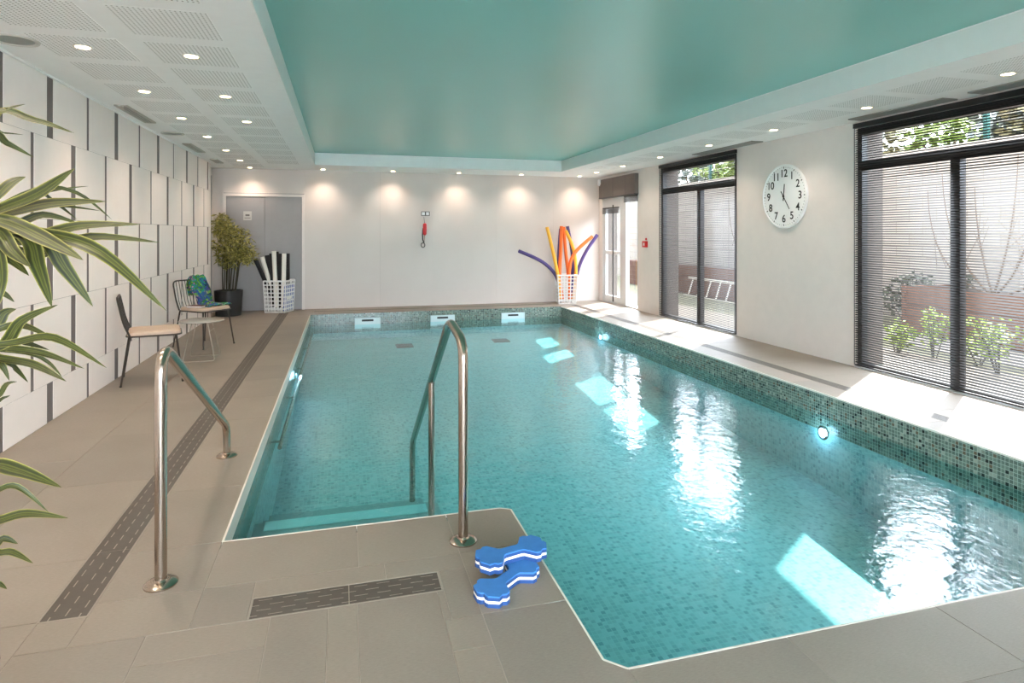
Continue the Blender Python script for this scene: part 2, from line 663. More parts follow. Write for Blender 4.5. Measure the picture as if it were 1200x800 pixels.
# peninsula nosing tiles with a cut corner
pm = MB().prism([(0.50 + G, 2.675 + G), (PNX, 2.675 + G), (PNX, PNY - 0.03), (PNX - 0.05, PNY), (0.50 + G, PNY)], Z1, 0.0)
pm.build('floor_tile', 'tile', floor)
tile(0.50, PNX, 2.225, 2.675)
pm = MB().prism([(0.50 + G, 1.50), (PNX + 0.06, 1.50), (PNX + 0.06, PYN), (PNX, PYN + 0.06), (PNX, 2.225 - G), (0.50 + G, 2.225 - G)], Z1, 0.0)
pm.build('floor_tile', 'tile', floor)
DX0, DX1, DY0, DY1 = -0.325, 0.382, 2.418, 2.55      # short drain
tile(-0.52, DX0 - 0.006, 2.415, 2.675)
tile(DX0 - 0.006, 0.175, DY1 + 0.006, 2.675)
tile(0.175, 0.50, DY1 + 0.006, 2.675)
tile(DX1 + 0.006, 0.50, 2.225, DY1 + 0.006)
tile(0.36, DX1 + 0.006, 2.225, DY0 - 0.006)
# planks in front of the drain
for (x0, x1, off) in [(LX, -1.6, 0.3), (-1.6, -1.05, 0.62)]:
    rows(x0, x1, steps(NY, GY0, 0.9, off))
rows(-1.05, -0.655, steps(NY, 2.415, 0.9, 0.36))
tile(-1.05, -0.894, 2.415, GY0 - 0.006)
for (x0, x1, off, ye) in [(-0.655, -0.25, 0.75, 2.412), (-0.25, -0.047, 0.513, 2.412), (-0.047, 0.057, 0.2, 2.412), (0.057, 0.36, 0.1, 2.412), (0.36, 0.50, 0.55, 2.225)]:
    rows(x0, x1, steps(NY, ye, 0.9, off))
# near pool edge
xs = [PNX + 0.06, 1.49, 2.15, 2.81, 3.47, PXR]
for a, b in zip(xs, xs[1:]): tile(a, b, 1.485, PYN)
rows(0.50, 0.89, steps(NY, 1.5, 0.9, 0.4))
for i, (a, b) in enumerate(zip(xs, xs[1:])): rows(a, b, steps(NY, 1.485, 0.9, 0.3 + 0.3 * (i % 2)))
# right deck
RD0, RD1 = 4.33, 4.46
rows(PXR, RD0 - 0.006, steps(NY, PYB, 0.66))
rows(RD1 + 0.006, RX, steps(NY, BY, 0.62))
rows(PXR, RD0 - 0.006, [PYB, 11.55, BY])
tile(RD0 - 0.006, RD1 + 0.006, 11.40, BY)
tile(RD0 - 0.006, RD1 + 0.006, NY, 1.4)
# back deck
BDY0, BDY1 = 11.60, 11.70
for a, b in zip(steps(PXL, PXR, 0.66), steps(PXL, PXR, 0.66)[1:]):
    tile(a, b, PYB, BDY0 - 0.005)
    tile(a, b, BDY1 + 0.005, BY)

# --- channel drains: gratings with real slots over a pale tray
def slotted(mb, lx, ly, cols, rowsn, sl, z0=-0.0014, z1=-0.0003):
    """grating centred at origin, slots along y"""
    sw = 0.005
    pitch = lx / cols
    rp = ly / rowsn
    x = -lx / 2
    for c in range(cols):
        xa, xb = -lx / 2 + c * pitch, -lx / 2 + (c + 1) * pitch
        xm = (xa + xb) / 2
        mb.box(xa, xm - sw / 2, -ly / 2, ly / 2, z0, z1)
        mb.box(xm + sw / 2, xb, -ly / 2, ly / 2, z0, z1)
        off = (c % 2) * 0.5 * rp
        ys = []
        for r in range(rowsn + 1):
            yc = -ly / 2 + r * rp + off
            a, b = max(-ly / 2, yc - sl / 2), min(ly / 2, yc + sl / 2)
            if b > a: ys.append((a, b))
        p = -ly / 2
        for a, b in ys:
            if a > p + 1e-4: mb.box(xm - sw / 2, xm + sw / 2, p, a, z0, z1)
            p = b
        if p < ly / 2 - 1e-4: mb.box(xm - sw / 2, xm + sw / 2, p, ly / 2, z0, z1)
    return mb


def drain(name, label, x0, x1, y0, y1, n, along='y', cols=3):
    t = thing(name, ((x0 + x1) / 2, (y0 + y1) / 2, -0.0032), label, 'drain')
    MB().box(x0, x1, y0, y1, -0.0022, -0.0014).build('tray', 'tray', t)
    fr = MB()
    e = 0.006
    fr.box(x0 - e, x0, y0 - e, y1 + e, -0.0032, 0.0005).box(x1, x1 + e, y0 - e, y1 + e, -0.0032, 0.0005)
    fr.box(x0, x1, y0 - e, y0, -0.0032, 0.0005).box(x0, x1, y1, y1 + e, -0.0032, 0.0005)
    fr.build('edge_frame', 'tray', t)
    L = (y1 - y0) if along == 'y' else (x1 - x0)
    W = (x1 - x0) if along == 'y' else (y1 - y0)
    seg = L / n
    me = slotted(MB(), W - 0.002, seg - 0.004, cols, max(2, round(seg / 0.085)), 0.05).mesh('grating', 'grate')
    for i in range(n):
        if along == 'y': place('grating', me, ((x0 + x1) / 2, y0 + seg * (i + 0.5), 0), t)
        else: place('grating', me, (x0 + seg * (i + 0.5), (y0 + y1) / 2, 0), t, (0, 0, PI / 2))
    return t


drain('channel_drain', 'long dark slotted channel drain running down the left walkway to the back', GX0, GX1, GY0, GY1, 18)
drain('channel_drain', 'short dark slotted drain in two lengths beside the foam dumbbells', DX0, DX1, DY0, DY1, 2, 'x', 4)
drain('channel_drain', 'narrow slotted drain along the sunlit deck below the windows', RD0, RD1, 1.4, 11.40, 20)
drain('channel_drain', 'thin slotted drain across the deck in front of the back wall', PXL + 0.05, PXR - 0.05, BDY0, BDY1, 8, 'x', 2)

# --- pool shell
def wall_strip(mb, p, q, z0, z1):
    (x0, y0), (x1, y1) = p, q
    mb.add([(x0, y0, z0), (x1, y1, z0), (x1, y1, z1), (x0, y1 if False else y0, z1)], [(0, 1, 2, 3)])


def floor_z(y):
    return -0.90 + 0.055 * (y - 3.0)


mb = MB()
n = len(pool_outline)
for i in range(n):
    p, q = pool_outline[i], pool_outline[(i + 1) % n]
    wall_strip(mb, q, p, -0.33, -0.003)
pool = struct(mb.build('pool_basin', 'mosaic'))
mb = MB()
for i in range(n):
    wall_strip(mb, pool_outline[(i + 1) % n], pool_outline[i], -1.1, -0.33)
mb.build('pool_side', 'pool_floor', pool)
mb = MB()
mb.add([(PXL, PYN - 0.1, floor_z(PYN - 0.1)), (PXR, PYN - 0.1, floor_z(PYN - 0.1)), (PXR, PYB, floor_z(PYB)), (PXL, PYB, floor_z(PYB))], [(0, 1, 2, 3)])
mb.build('pool_floor', 'pool_floor', pool)
# entry steps
SX0, SX1 = PXL + 0.005, 0.62
for i, (y1, z1) in enumerate([(4.12, -0.40), (4.52, -0.56), (4.92, -0.70)]):
    MB().box(SX0, SX1, PNY + 0.002, y1, -1.0, z1).build('entry_step', 'step', pool)
    if i == 0: MB().box(SX0 + 0.06, SX1 - 0.08, y1 - 0.12, y1 + 0.004, z1 - 0.03, z1 + 0.004).build('step_nosing', 'nosing', pool)
# coping trim
tr = MB()
tr.box(PXL - 0.004, PXL + 0.006, PNY, PYB, -0.095, 0.0015)
tr.build('coping_strip', 'trim', pool)
tr = MB()
for i in range(n - 2):
    p, q = Vector(pool_outline[i]).to_3d(), Vector(pool_outline[i + 1]).to_3d()
    d = (q - p).normalized(); nn = Vector((-d.y, d.x, 0)) * 0.004
    tr.add([p - nn + Vector((0, 0, -0.014)), q - nn + Vector((0, 0, -0.014)), q + nn + Vector((0, 0, -0.014)), p + nn + Vector((0, 0, -0.014)),
            p - nn + Vector((0, 0, 0.001)), q - nn + Vector((0, 0, 0.001)), q + nn + Vector((0, 0, 0.001)), p + nn + Vector((0, 0, 0.001))],
           [(0, 3, 2, 1), (4, 5, 6, 7), (0, 1, 5, 4), (1, 2, 6, 5), (2, 3, 7, 6), (3, 0, 4, 7)])
tr.build('edge_line', 'trim', pool)

mb = MB()
mb.add([(x, y, WZ) for x, y in pool_outline], [tuple(range(n))])
water = mb.build('pool_water', 'water')
tag(water, 'clear turquoise pool water with gentle ripples', 'water', kind='stuff')

# --- left wall and its staggered panels
mb = MB()
mb.box(-2.30, LX - 0.004, NY, 11.22, 0.0, CZ)
wall_left = struct(mb.build('wall_left', 'slot_grey'))
MB().box(LX - 0.10, LX, 11.20, 11.24, 0.0, CZ).build('end_strip', 'panel_white', wall_left)
panel_cache = {}


def panel(y0, y1, z0, z1):
    w, h_ = round(y1 - y0, 3), round(z1 - z0, 3)
    if (w, h_) not in panel_cache:
        panel_cache[(w, h_)] = MB().box(-0.0042, 0.0, -w / 2, w / 2, 0.0015, h_ - 0.0015).mesh('wall_panel', 'panel_white')
    place('wall_panel', panel_cache[(w, h_)], (LX + random.uniform(-0.0004, 0.0), (y0 + y1) / 2, z0), wall_left)


zr = [0.0, 0.29, 0.90, 1.505, 2.11, CZ]
for r in range(5):
    slots = []
    for k in range(-7, 6):
        if r % 2 == 0:
            slots += [(4.640 + 1.403 * k, 4.695 + 1.403 * k), (5.303 + 1.412 * k, 5.410 + 1.412 * k)]
        else:
            slots += [(5.054 + 1.407 * k, 5.108 + 1.407 * k), (5.726 + 1.411 * k, 5.822 + 1.411 * k)]
    slots = sorted(s for s in slots if s[0] > NY and s[1] < 11.2)
    p = NY
    for a, b in slots:
        if a - p > 0.01: panel(p, a, zr[r], zr[r + 1])
        p = b
    if 11.20 - p > 0.01: panel(p, 11.20, zr[r], zr[r + 1])

# recess wall past the panels, with a tall grey door
wl2 = struct(MB().box(-2.30, -2.22, 11.22, BY, 0.0, CZ).build('wall_recess', 'wall_white'))
d3 = struct(MB().box(-2.22, -2.20, 11.30, 11.92, 0.0, 2.42).build('door_3', 'door_grey'))
MB().box(-2.22, -2.195, 11.92, 11.98, 0.0, 2.48).build('door_frame', 'wall_white', d3)
MB().box(-2.22, -2.195, 11.26, 11.98, 2.42, 2.48).build('door_frame', 'wall_white', d3)

# --- back wall in large boards
wall_back = struct(MB().box(-2.30, OUTX, BY, BY + 0.2, -0.1, CZ).build('wall_back', 'slot_grey'))
for a, b in [(-2.22, -0.66), (-0.66, 0.715), (0.715, 1.715), (1.715, 3.0), (3.0, 4.2), (4.2, RX)]:
    if a < -2: # boards around the door
        MB().box(-2.22, -2.03, BY - 0.012, BY, 0, 2.13).build('wall_board', 'back_wall', wall_back)
        MB().box(-2.22, -0.66, BY - 0.012, BY, 2.131, CZ).build('wall_board', 'back_wall', wall_back)
    else:
        MB().box(a + 0.001, b - 0.001, BY - 0.012, BY, 0, CZ).build('wall_board', 'back_wall', wall_back)
MB().box(1.711, 1.719, BY - 0.015, BY - 0.011, 0, CZ).build('cover_strip', 'back_wall', wall_back)

# --- grey double door in the back wall
d1 = struct(MB().box(-1.99, -0.70, BY - 0.018, BY - 0.001, 0.0, 2.07).build('door_1', 'slot_grey'))
MB().box(-1.985, -1.345, BY - 0.030, BY - 0.018, 0.008, 2.065).build('door_leaf', 'door_grey', d1)
MB().box(-1.339, -0.705, BY - 0.030, BY - 0.018, 0.008, 2.065).build('door_leaf', 'door_grey', d1)
fr = MB()
fr.box(-2.04, -1.99, BY - 0.045, BY - 0.001, 0, 2.12).box(-0.70, -0.65, BY - 0.045, BY - 0.001, 0, 2.12).box(-1.99, -0.70, BY - 0.045, BY - 0.001, 2.07, 2.12)
fr.build('door_frame', 'wall_white', d1)
sg = thing('door_sign', (-1.63, BY - 0.033, 1.65), 'small pale square notice on the left leaf of the grey double door', 'sign')
MB().box(-1.70, -1.56, BY - 0.036, BY - 0.031, 1.64, 1.80).build('plate', 'sign', sg)
MB().box(-1.665, -1.595, BY - 0.038, BY - 0.0355, 1.715, 1.745).build('printed_mark', 'sign_dark', sg)
MB().box(-1.68, -1.58, BY - 0.038, BY - 0.0355, 1.675, 1.685).build('printed_line', 'sign_dark', sg)

# --- right wall with openings
WINS = [('window_1', 3.20, 5.305), ('window_2', 7.35, 9.44)]
WT = 2.50
DRY0, DRY1 = 10.26, 11.87
mb = MB()
segs = [(NY, 3.20), (5.305, 7.35), (9.44, DRY0), (DRY1, BY)]
for a, b in segs: mb.box(RX, OUTX, a, b, -0.1, CZ)
for _, a, b in WINS: mb.box(RX, OUTX, a, b, WT, CZ)
mb.box(RX, OUTX, DRY0, DRY1, WT, CZ)
for _, a, b in WINS: mb.box(RX, OUTX, a, b, -0.1, -0.002)
mb.box(RX, OUTX, DRY0, DRY1, -0.1, -0.002)
wall_right = struct(mb.build('wall_right', 'wall_white'))
# dark lining of the outer reveals
for _, a, b in WINS:
    MB().box(RX + 0.10, OUTX + 0.01, b - 0.012, b, 0, WT).build('reveal_lining', 'concrete', wall_right)

# front wall behind the camera, with unseen glazing added for fill daylight
mb = MB()
mb.box(-2.30, -1.9, NY - 0.2, NY, -0.1, CZ).box(2.75, OUTX, NY - 0.2, NY, -0.1, CZ).box(-1.9, 2.75, NY - 0.2, NY, WT, CZ).box(-1.9, 2.75, NY - 0.2, NY, -0.1, -0.002)
MB().box(RX + 0.08, OUTX + 0.01, DRY1 - 0.012, DRY1, 0, WT).build('reveal_lining', 'concrete', wall_right)
wall_front = struct(mb.build('wall_front', 'wall_white'))
w3 = struct(MB().box(-1.9, 2.75, NY - 0.09, NY - 0.02, 0.0, 0.05).build('added_fill_window', 'alu_dark'))
for xx in (-1.9, -0.75, 0.40, 1.55, 2.695): MB().box(xx, xx + 0.055, NY - 0.09, NY - 0.02, 0.05, WT - 0.06).build('mullion', 'alu_dark', w3)
MB().box(-1.9, 2.75, NY - 0.09, NY - 0.02, WT - 0.06, WT).build('head_rail', 'alu_dark', w3)
for xx in (-1.845, -0.695, 0.455, 1.605):
    MB().add([(xx, NY - 0.055, 0.05), (xx + 1.09, NY - 0.055, 0.05), (xx + 1.09, NY - 0.055, WT - 0.06), (xx, NY - 0.055, WT - 0.06)], [(0, 1, 2, 3)]).build('pane', 'glass', w3)


def window(name, y0, y1):
    fx0, fx1 = RX + 0.015, RX + 0.085
    w = struct(MB().box(fx0, fx1, y0, y1, 0.0, 0.05).build(name, 'alu_dark'))
    MB().box(fx0, fx1, y0, y0 + 0.055, 0.05, WT).build('jamb', 'alu_dark', w)
    MB().box(fx0, fx1, y1 - 0.055, y1, 0.05, WT).build('jamb', 'alu_dark', w)
    MB().box(fx0, fx1, y0 + 0.055, y1 - 0.055, WT - 0.07, WT).build('head_rail', 'alu_dark', w)
    MB().box(fx0, fx1, y0 + 0.055, y1 - 0.055, 2.06, 2.15).build('transom', 'alu_dark', w)
    ym = y1 - 1.085 if name == 'window_1' else y1 - 1.145
    MB().box(fx0, fx1, ym - 0.03, ym + 0.06, 0.05, 2.06).build('mullion', 'alu_dark', w)
    gx = (fx0 + fx1) / 2
    for a, b, c, d in [(y0 + 0.055, ym - 0.03, 0.05, 2.06), (ym + 0.06, y1 - 0.055, 0.05, 2.06), (y0 + 0.055, y1 - 0.055, 2.15, WT - 0.07)]:
        MB().add([(gx, a, c), (gx, b, c), (gx, b, d), (gx, a, d)], [(0, 1, 2, 3)]).build('pane', 'glass', w)
    MB().box(RX - 0.03, RX + 0.015, y0, y1, 0.0, 0.012).build('threshold', 'alu_light', w)
    return w


for nme, a, b in WINS: window(nme, a, b)


def blind(y0, y1, label):
    bx = RX - 0.016
    t = thing('venetian_blind', (bx, (y0 + y1) / 2, 0.02), label, 'blind', 'black venetian blinds over the tall windows')
    MB().box(bx - 0.022, bx + 0.016, y0, y1, 2.500, 2.548).build('headrail', 'black', t)
    MB().box(bx - 0.010, bx + 0.010, y0 + 0.01, y1 - 0.01, 0.020, 0.034).build('bottom_rail', 'black', t)
    w, tilt, L = 0.019, math.radians(40), y1 - y0 - 0.02
    dx, dz = math.cos(tilt) * w / 2, math.sin(tilt) * w / 2
    nx, nz = -math.sin(tilt) * 0.0004, math.cos(tilt) * 0.0004
    sm = MB()
    sm.add([(-dx, -L / 2, -dz), (dx, -L / 2, dz), (dx, L / 2, dz), (-dx, L / 2, -dz),
            (-dx + nx, -L / 2, -dz + nz), (dx + nx, -L / 2, dz + nz), (dx + nx, L / 2, dz + nz), (-dx + nx, L / 2, -dz + nz)],
           [(0, 3, 2, 1), (4, 5, 6, 7), (0, 1, 5, 4), (1, 2, 6, 5), (2, 3, 7, 6), (3, 0, 4, 7)])
    me = sm.mesh('slat', 'slat')
    z = 0.056
    while z < 2.495:
        place('slat', me, (bx, (y0 + y1) / 2, z), t)
        z += 0.0235
    for f in (0.08, 0.5, 0.92):
        y = y0 + (y1 - y0) * f
        MB().tube([(bx, y, 0.03), (bx, y, 2.51)], 0.0012, 4).build('ladder_cord', 'black', t)
    for yy in (y0 + 0.012, y1 - 0.012):
        MB().tube([(bx - 0.014, yy, 0.03), (bx - 0.014, yy, 2.51)], 0.004, 6).build('guide_rod', 'black', t)
    return t


blind(3.19, 5.315, 'large venetian blind with thin dark slats on the window cut off by the photo edge')
blind(7.34, 9.45, 'venetian blind with thin dark slats on the window between clock and fire call point')

# --- glazed door at the far right
dg = struct(MB().box(RX + 0.01, RX + 0.07, DRY0, DRY1, 0.0, 0.03).build('door_2', 'alu_light'))
fx0, fx1 = RX + 0.005, RX + 0.075
for a, b in [(DRY0, DRY0 + 0.05), (10.78, 10.98), (DRY1 - 0.06, DRY1)]:
    MB().box(fx0, fx1, a, b, 0.03, 2.13).build('stile', 'alu_light', dg)
MB().box(fx0, fx1, DRY0, DRY1, 2.13, 2.50).build('head_panel', 'alu_light', dg)
leaf = MB()
leaf.box(fx0 + 0.01, fx1 - 0.01, 10.985, 11.06, 0.035, 1.98).box(fx0 + 0.01, fx1 - 0.01, 11.74, 11.81, 0.035, 1.98)
leaf.box(fx0 + 0.01, fx1 - 0.01, 11.06, 11.74, 0.035, 0.15).box(fx0 + 0.01, fx1 - 0.01, 11.06, 11.74, 1.90, 1.98).box(fx0 + 0.01, fx1 - 0.01, 11.06, 11.74, 0.98, 1.05)
lf = leaf.build('door_leaf', 'alu_light', dg)
MB().box(fx0 - 0.004, fx0 + 0.012, 11.355, 11.385, 0.04, 1.97).build('glazing_bar', 'black', dg)
MB().box(fx0, fx1, 10.985, 11.81, 1.98, 2.13).build('top_light', 'alu_light', dg)
gx = (fx0 + fx1) / 2
for a, b, c, d in [(11.06, 11.74, 0.15, 0.98), (11.06, 11.74, 1.05, 1.90), (DRY0 + 0.05, 10.78, 0.03, 2.13)]:
    MB().add([(gx, a, c), (gx, b, c), (gx, b, d), (gx, a, d)], [(0, 1, 2, 3)]).build('pane', 'glass', dg)
hd = MB().tube(rounded([(fx0 + 0.01, 11.02, 1.00), (fx0 - 0.05, 11.02, 1.00), (fx0 - 0.05, 11.14, 1.00)], 0.02), 0.009, 8)
hd.build('door_handle', 'alu_light', lf, True)
for y0, y1, z0, lab in [(11.06, 11.80, 1.80, 'raised dark blind bunched at the top of the glazed door leaf'), (DRY0 + 0.02, 10.80, 1.99, 'raised dark blind bunched above the side pane by the glazed door')]:
    t = thing('raised_blind', (fx0 - 0.02, (y0 + y1) / 2, z0), lab, 'blind', 'raised blinds at the glazed door')
    for i in range(6):
        MB().box(fx0 - 0.040, fx0 - 0.006, y0, y1, z0 + i * 0.016, z0 + i * 0.016 + 0.010).build('slat', 'black', t)
    MB().box(fx0 - 0.034, fx0 - 0.004, y0, y1, z0 + 0.096, z0 + 0.125).build('headrail', 'black', t)
pe = thing('shutter_box', (RX - 0.05, (DRY0 + DRY1) / 2, 2.115), 'brown fabric covered box above the glazed door', 'shutter box')
MB().box(RX - 0.085, RX - 0.001, DRY0 - 0.01, DRY1 - 0.02, 2.13, 2.50).build('housing', 'brown_cloth', pe)
MB().box(RX - 0.090, RX - 0.002, DRY0 - 0.012, DRY1 - 0.018, 2.112, 2.130).build('lower_rail', 'black', pe)
for yy in (10.62, 11.18):
    MB().box(RX - 0.0865, RX - 0.0845, yy, yy + 0.006, 2.14, 2.49).build('seam', 'black', pe)
t = thing('wall_sensor', (RX - 0.10, 11.80, 2.38), 'small white sensor box at the corner above the glazed door', 'sensor')
MB().cbox(RX - 0.125, RX - 0.088, 11.76, 11.85, 2.40, 2.51, 0.008).build('housing', 'white_gloss', t)
MB().cbox(RX - 0.118, RX - 0.095, 11.775, 11.835, 2.375, 2.40, 0.004).build('lens_hood', 'white_gloss', t)

# --- ceiling: soffit ring, fascia and stretched teal field
IX0, IX1, IY0, IY1 = -0.44, 4.02, -1.2, 11.04
ceil = MB()
ceil.box(-2.30, IX0, NY, BY, CZ, CZ + 0.26).box(IX1, OUTX, NY, BY, CZ, CZ + 0.26).box(IX0, IX1, IY1, BY, CZ, CZ + 0.26).box(IX0, IX1, NY, IY0, CZ, CZ + 0.26)
ceiling = struct(ceil.build('ceiling', 'ceil_white'))
TZ = 2.775
MB().box(IX0, IX1, IY0, IY1, TZ, TZ + 0.05).build('stretched_ceiling', 'teal', ceiling)
fa = [(IX0, IX0 + 0.006, IY0, IY1), (IX1 - 0.006, IX1, IY0, IY1), (IX0 + 0.006, IX1 - 0.006, IY1 - 0.006, IY1), (IX0 + 0.006, IX1 - 0.006, IY0, IY0 + 0.006)]
for (a, b, c, d) in fa: MB().box(a, b, c, d, CZ - 0.001, TZ - 0.012).build('fascia', 'fascia', ceiling)
pf = MB().box(-0.24, 0.24, -0.25, 0.25, -0.0008, 0.0).mesh('perforated_panel', 'perf')
for cx, ys in [(-0.93, [3.845 + 0.632 * k for k in range(-6, 12)]), (-1.55, [3.845 + 0.632 * k for k in range(-6, 13)]), (4.55, [3.845 + 0.632 * k for k in range(-4, 11)])]:
    for y in ys: place('perforated_panel', pf, (cx, y, CZ), ceiling)
MB().box(LX, LX + 0.02, NY, 11.24, CZ - 0.012, CZ).build('shadow_trim', 'ceil_white', ceiling)

# ================================================================= CEILING FITTINGS
ORD = ['first', 'second', 'third', 'fourth', 'fifth', 'sixth', 'seventh', 'eighth', 'ninth', 'tenth', 'eleventh', 'twelfth']


def make_downlight():
    t = thing('downlight', (0, 0, CZ), 'x', 'ceiling light', 'warm recessed downlights in the ceiling edge')
    ORG[t.name] = Vector((0, 0, 0))
    MB().lathe([(0.040, -0.001), (0.042, -0.006), (0.052, -0.006), (0.055, -0.001)], 24).build('trim_ring', 'lamp_ring', t, True)
    MB().lathe([(0.041, -0.002), (0.038, -0.005), (0.0, -0.006)], 24).build('lens', 'lens', t, True)
    ld = bpy.data.lights.new('downlight_beam', 'SPOT')
    ld.energy = LAMP_W
    ld.color = (1.0, 0.80, 0.66)
    ld.spot_size = math.radians(125)
    ld.spot_blend = 1.0
    ld.shadow_soft_size = 0.035
    lo = bpy.data.objects.new('downlight_beam', ld)
    COL.objects.link(lo)
    lo.parent = t
    lo.location = (0, 0, -0.02)
    return t


spots = []
ys = [11.93, 10.66, 9.41, 8.15, 6.91, 5.69, 4.44, 3.19, 1.94, 0.69, -0.56]
for i, y in enumerate(ys):
    spots.append((-1.557, min(y, 11.76), 'small warm downlight above the panelled wall, %s counting from the back' % ORD[i]))
for i, y in enumerate([6.95, 5.72, 4.48, 3.23, 1.98]):
    spots.append((-0.95, y, 'small warm downlight near the teal recess on the left, %s counting from the back' % ORD[i]))
for i, x in enumerate([-0.32, 0.93, 2.18, 3.43, 4.66]):
    spots.append((x, 11.74, 'small warm downlight washing the back wall, %s from the grey door' % ORD[i]))
for i, y in enumerate([11.05, 9.80, 8.50, 7.20, 5.93, 4.65, 3.39, 2.12, 0.85]):
    spots.append((4.69, y if i else 10.95, 'small warm downlight above the window deck, %s counting from the back' % ORD[i]))
proto = None
for (x, y, lab) in spots:
    if proto is None: o = proto = make_downlight()
    else: o = copy_tree(proto)
    o.location = (x, y, CZ - 0.003)
    o['label'] = lab


def vent(x0, x1, y0, y1, label, mat, nsl):
    t = thing('ceiling_vent', ((x0 + x1) / 2, (y0 + y1) / 2, CZ), label, 'vent', 'slotted ceiling vents')
    MB().box(x0 + 0.008, x1 - 0.008, y0 + 0.008, y1 - 0.008, CZ - 0.004, CZ - 0.001).build('backing', 'vent_dark', t)
    f = MB()
    f.box(x0, x0 + 0.01, y0, y1, CZ - 0.012, CZ).box(x1 - 0.01, x1, y0, y1, CZ - 0.012, CZ).box(x0, x1, y0, y0 + 0.01, CZ - 0.012, CZ).box(x0, x1, y1 - 0.01, y1, CZ - 0.012, CZ)
    f.build('frame', mat, t)
    sw_ = 0.25 * (x1 - x0) / (nsl + 1)
    me = MB().box(-sw_, sw_, -(y1 - y0) / 2 + 0.01, (y1 - y0) / 2 - 0.01, -0.010, -0.003).mesh('slat', mat)
    for i in range(nsl):
        place('slat', me, (x0 + (x1 - x0) * (i + 1) / (nsl + 1), (y0 + y1) / 2, CZ), t)


for y0, y1, lab in [(6.37, 7.28, 'slotted air vent above the panelled wall nearest the camera'), (8.87, 9.74, 'slotted air vent above the middle of the panelled wall'),
                    (10.6, 11.15, 'slotted air vent above the far end of the panelled wall')]:
    vent(-1.99, -1.88, y0, y1, lab, 'vent', 3)
for y0, y1, lab in [(4.15, 5.18, 'grey slotted air vent over the large window, left of its blind brackets'), (2.9, 3.93, 'grey slotted air vent over the large window at the photo edge'),
                    (6.72, 8.10, 'grey slotted air vent above the clock and second window')]:
    vent(4.99, 5.16, y0, y1, lab, 'vent_r', 7)
for y, lab in [(4.40, 'round grey ceiling speaker over the panelled wall nearest the camera'), (8.02, 'round grey ceiling speaker between the vents of the panelled wall')]:
    t = thing('ceiling_speaker', (-1.90, y, CZ), lab, 'speaker', 'round ceiling speakers')
    MB().lathe([(0.125, -0.001), (0.122, -0.010), (0.112, -0.010), (0.108, -0.004)], 32, (-1.90, y, CZ)).build('rim', 'vent', t, True)
    MB().lathe([(0.110, -0.003), (0.06, -0.007), (0.0, -0.008)], 32, (-1.90, y, CZ)).build('grille', 'vent_r', t, True)

# ================================================================= POOL FITTINGS
for i, (x0, x1) in enumerate([(0.225, 0.67), (1.555, 2.0), (2.885, 3.335)]):
    t = thing('pool_skimmer', ((x0 + x1) / 2, PYB - 0.01, -0.26), 'white skimmer mouth at the waterline of the far pool wall, ' + ['nearest the grey door', 'middle of the three', 'nearest the colourful noodles'][i],
              'skimmer', 'skimmers in the far pool wall')
    f = MB()
    z0, z1 = -0.27, -0.085
    f.box(x0, x1, PYB - 0.018, PYB, z1 - 0.025, z1).box(x0, x1, PYB - 0.018, PYB, z0, z0 + 0.02).box(x0, x0 + 0.025, PYB - 0.018, PYB, z0, z1).box(x1 - 0.025, x1, PYB - 0.018, PYB, z0, z1)
    f.build('frame', 'skim', t)
    MB().box(x0 + 0.02, x1 - 0.02, PYB - 0.008, PYB - 0.001, z0 + 0.01, z1 - 0.02).build('flap', 'skim', t)
    xm = (x0 + x1) / 2
    MB().box(xm - 0.10, xm + 0.10, PYB - 0.012, PYB - 0.007, z1 - 0.062, z1 - 0.030).build('opening', 'skim_dark', t)
for xm, ym, lab in [(1.02, 10.5, 'dark rectangular drain on the pool floor, left one'), (2.70, 10.55, 'dark rectangular drain on the pool floor beside a sun patch')]:
    t = thing('floor_drain', (xm, ym, floor_z(ym)), lab, 'drain', 'drains on the pool floor')
    MB().box(xm - 0.14, xm + 0.14, ym - 0.14, ym + 0.14, floor_z(ym) - 0.012, floor_z(ym) + 0.012).build('cover', 'vent_dark', t)
    for k in range(5):
        MB().box(xm - 0.13, xm + 0.13, ym - 0.11 + k * 0.05, ym - 0.09 + k * 0.05, floor_z(ym) + 0.010, floor_z(ym) + 0.018).build('bar', 'black', t)
for x, y, z, sg_, lab in [(PXR, 4.50, -0.345, -1, 'glowing blue white underwater lamp in the right pool wall near the big window'), (PXR, 9.32, -0.285, -1, 'glowing underwater lamp in the right pool wall at the far end'),
                          (PXL, 7.66, -0.262, 1, 'small glowing underwater lamp in the left pool wall')]:
    t = thing('pool_light', (x, y, z), lab, 'pool light', 'underwater pool lights')
    r = 0.06
    MB().lathe([(r, 0.0), (r, sg_ * 0.010), (r * 0.72, sg_ * 0.014), (r * 0.70, sg_ * 0.004)], 20, (x, y, z), 'x').build('bezel', 'steel', t, True)
    MB().lathe([(r * 0.72, sg_ * 0.003), (r * 0.55, sg_ * 0.011), (0.0, sg_ * 0.014)], 20, (x, y, z), 'x').build('lens', 'pool_lens', t, True)
    ld = bpy.data.lights.new('pool_beam', 'POINT')
    ld.energy = 0.5; ld.color = (0.55, 0.78, 1.0); ld.shadow_soft_size = 0.05
    lo = bpy.data.objects.new('pool_beam', ld); COL.objects.link(lo); lo.parent = t; lo.location = (sg_ * 0.08, 0, 0)
# grab bar along the left pool wall
t = thing('grab_bar', (PXL + 0.05, 8.0, -0.29), 'thin steel grab bar under the waterline along the left pool wall', 'grab bar')
MB().tube([(PXL + 0.055, 5.15, -0.275), (PXL + 0.055, 10.9, -0.275)], 0.017, 10).build('rail', 'steel', t, True)
for y in (5.3, 6.7, 8.1, 9.5, 10.75):
    MB().tube([(PXL + 0.002, y, -0.275), (PXL + 0.055, y, -0.275)], 0.010, 8).build('bracket', 'steel', t, True)

